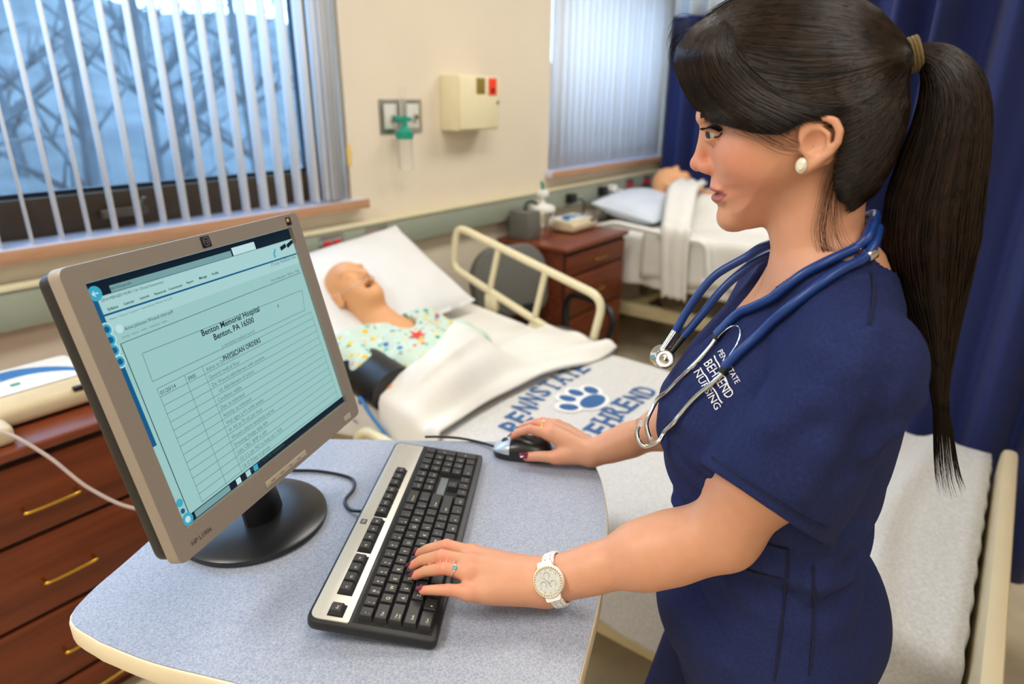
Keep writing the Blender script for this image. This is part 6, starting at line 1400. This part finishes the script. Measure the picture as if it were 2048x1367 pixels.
# chest piece
dref = np.linalg.norm(np.array(far[-1])-CC)
cc_ = CC+ray(1325, 712)*(dref-0.004); cn = (CC-cc_); cn /= np.linalg.norm(cn); cn = cn+CR*0.10+CU*0.06; cn /= np.linalg.norm(cn)
MB().lathe(cc_-cn*0.006, cn, [(0, 0), (0.0155, 0), (0.0165, 0.002), (0.0160, 0.004), (0.0120, 0.007), (0.0090, 0.010)], 32).build('bell', m_chrome, steth)
c2 = cc_+cn*0.004+CR*0.002-CU*0.004
MB().lathe(c2, cn, [(0, 0), (0.0128, 0), (0.0130, 0.003), (0.0118, 0.0042), (0.0112, 0.0036), (0.0050, 0.0030), (0.0022, 0.0042), (0.0012, 0.0044), (0.0008, 0.0030), (0, 0.0030)], 32).build('diaphragm', m_chrome, steth)
MB().cyl(cc_+CU*0.008, np.array(far[-1])+0.0, 0.0046, 0.0054, 14).build('stem', m_chrome, steth)
MB().cyl(cc_+CU*0.006+CR*0.012, np.array(far2[-1]), 0.0040, 0.0050, 12).build('stem', m_black, steth)
# earring
lob = hit(1606, 330, f_skin, 0.002); er = tag(None or thing('earring', tuple(lob), 'oval crystal earring on the visible ear lobe', 'earring'))
nn = E3*0.95-E1*0.25; nn /= np.linalg.norm(nn); a1 = E2; a2 = np.cross(nn, a1)
m_crys = mat('crystal', (236, 228, 204), 0.06, var=0.05, spec=1.0, coat=1.0)
Ve = []; Fe = []
for r_i, (k_, h_) in enumerate(((1.0, 0.0), (1.0, 0.0022), (0.55, 0.0045))):
    for j in range(16): Ve.append(lob+nn*h_+a1*(math.cos(j*0.3927)*0.0072*k_-0.001)+a2*math.sin(j*0.3927)*0.0052*k_)
for l_ in range(2):
    for j in range(16): Fe.append((l_*16+j, l_*16+(j+1) % 16, (l_+1)*16+(j+1) % 16, (l_+1)*16+j))
Fe.append(tuple(32+j for j in range(16))); mesh('stone', Ve, Fe, m_crys, er)
MB().tube([lob+a1*(math.cos(j*0.3927)*0.0076-0.001)+a2*math.sin(j*0.3927)*0.0056 for j in range(17)], 0.0009, 6, False).build('setting', m_chrome, er)
# wristwatch
WX = (ELL_-WRL)/np.linalg.norm(ELL_-WRL); wc = WRL+WX*0.016; view = CC-wc; wn_ = view-WX*(view@WX); wn_ /= np.linalg.norm(wn_); wn_ = wn_*0.97-np.cross(WX, wn_)*0.0; wt = np.cross(WX, wn_)
m_gcr = mat('bezel_crystal', (214, 196, 150), 0.10, 0.6, var=0.2, scale=900)
m_cer = mat('white_ceramic', (240, 238, 234), 0.18, var=0.02, coat=0.4)
wt_ = thing('wristwatch', tuple(wc), 'white ceramic wristwatch with crystal bezel on the near wrist', 'watch')
def wsurf(a, off=0.0):
    d = wn_*math.cos(a)+wt*math.sin(a); t_ = 0.06
    while t_ > 0.005 and f_skin((wc+d*t_)[None])[0] > 0: t_ -= 0.0007
    return wc+d*(t_+off), d
face_c, _ = wsurf(0.0, 0.0065)
nl = 22
for k_ in range(nl):
    a = 0.62+(2*math.pi-1.24)*k_/(nl-1); p, d = wsurf(a, 0.0030); tn = np.cross(WX, d); M = Matrix((( *[0]*0, WX[0], tn[0], d[0], p[0]), (WX[1], tn[1], d[1], p[1]), (WX[2], tn[2], d[2], p[2]), (0, 0, 0, 1)))
    for j, w in ((-1, 0.0052), (0, 0.0068), (1, 0.0052)): MB().box((j*0.0062, 0.0012*(j == 0), 0.0004*(j == 0)), (w, 0.0078, 0.0032), 0.0009, M, 1).build('band_link', m_cer, wt_)
WMx = Matrix(((WX[0], wt[0], wn_[0], face_c[0]), (WX[1], wt[1], wn_[1], face_c[1]), (WX[2], wt[2], wn_[2], face_c[2]), (0, 0, 0, 1)))
case = MB().lathe(face_c-wn_*0.005, wn_, [(0, 0), (0.0185, 0), (0.0205, 0.002), (0.0205, 0.008), (0.0195, 0.0095), (0.0165, 0.0095), (0.0160, 0.0085), (0, 0.0085)], 40)
case.prism(roundpoly([(-0.010, -0.026), (0.010, -0.026), (0.0125, 0.0), (0.010, 0.026), (-0.010, 0.026), (-0.0125, 0.0)], 0.003, 3), -0.005, 0.001, 0.001, WMx); case.build('case', m_cer, wt_)
MB().lathe(face_c+wn_*0.0036, wn_, [(0, 0), (0.0160, 0), (0.0160, 0.0004), (0, 0.0004)], 36).build('dial', mat('watch_dial', (206, 208, 200), 0.35, var=0.03), wt_)
for j in range(36):
    p = face_c+wn_*0.0046+(WX*math.cos(j*math.pi/18)+wt*math.sin(j*math.pi/18))*0.0180; MB().lathe(p, wn_, [(0.0015, 0), (0.0014, 0.0005), (0.0007, 0.0013), (0, 0.0014)], 6).build('crystal_stone', m_gcr, wt_)
for a in (0.6, 2.7, 4.7):
    p = face_c+wn_*0.0041+(WX*math.cos(a)+wt*math.sin(a))*0.0075; MB().tube([p+(WX*math.cos(b*0.524)+wt*math.sin(b*0.524))*0.0040 for b in range(13)], 0.00035, 5, False).build('subdial', m_steel, wt_)
for a, ln in ((1.2, 0.008), (3.9, 0.011)):
    MB().tube([face_c+wn_*0.0046, face_c+wn_*0.0046+(WX*math.cos(a)+wt*math.sin(a))*ln], [0.0006, 0.0003], 5).build('watch_hand', m_steel, wt_)
for j in range(12):
    p = face_c+wn_*0.0042+(WX*math.cos(j*0.5236)+wt*math.sin(j*0.5236))*0.0135; d = WX*math.cos(j*0.5236)+wt*math.sin(j*0.5236); MB().tube([p, p+d*0.0018], 0.0004, 5).build('hour_mark', m_steel, wt_)
# rings
def fring(G, n, k, label, f=0.35, stone=None):
    a, b = np.array(G[n][k]), np.array(G[n][k+1]); c = a+(b-a)*f; d = (b-a)/np.linalg.norm(b-a); r = FR[n][k]+(FR[n][k+1]-FR[n][k])*f+0.0006
    u_ = np.array([0, 0, 1.0]); u_ -= d*(u_@d); u_ /= np.linalg.norm(u_); v_ = np.cross(d, u_)
    def sf(ang):
        dr = u_*math.cos(ang)+v_*math.sin(ang); t_ = r*1.7
        while t_ > r*0.6 and f_skin((c+dr*t_)[None])[0] > 0: t_ -= 0.0004
        return c+dr*(t_+0.0003)
    t = thing('finger_ring', tuple(c), label, 'ring'); MB().tube([sf(j*math.pi/12) for j in range(25)], 0.0010, 8, False).build('band', m_chrome if stone else m_brass, t)
    ang = 0.0 if not stone else math.atan2((CC-c)@v_, (CC-c)@u_)*0.6; p = sf(ang); nv = (p-c)/np.linalg.norm(p-c)
    MB().lathe(p-nv*0.0003, nv, [(0, 0), (0.0030, 0.0002), (0.0034, 0.0014), (0.0020, 0.0028), (0, 0.0030)], 8).build('stone', stone or m_crys, t)
fring(LF, 'ring', 0, 'silver ring with a pale blue stone on the typing hand', 0.62, mat('blue_topaz', (110, 170, 176), 0.08, coat=1.0))
fring(RF, 'middle', 0, 'gold ring on the hand holding the mouse', 0.50)
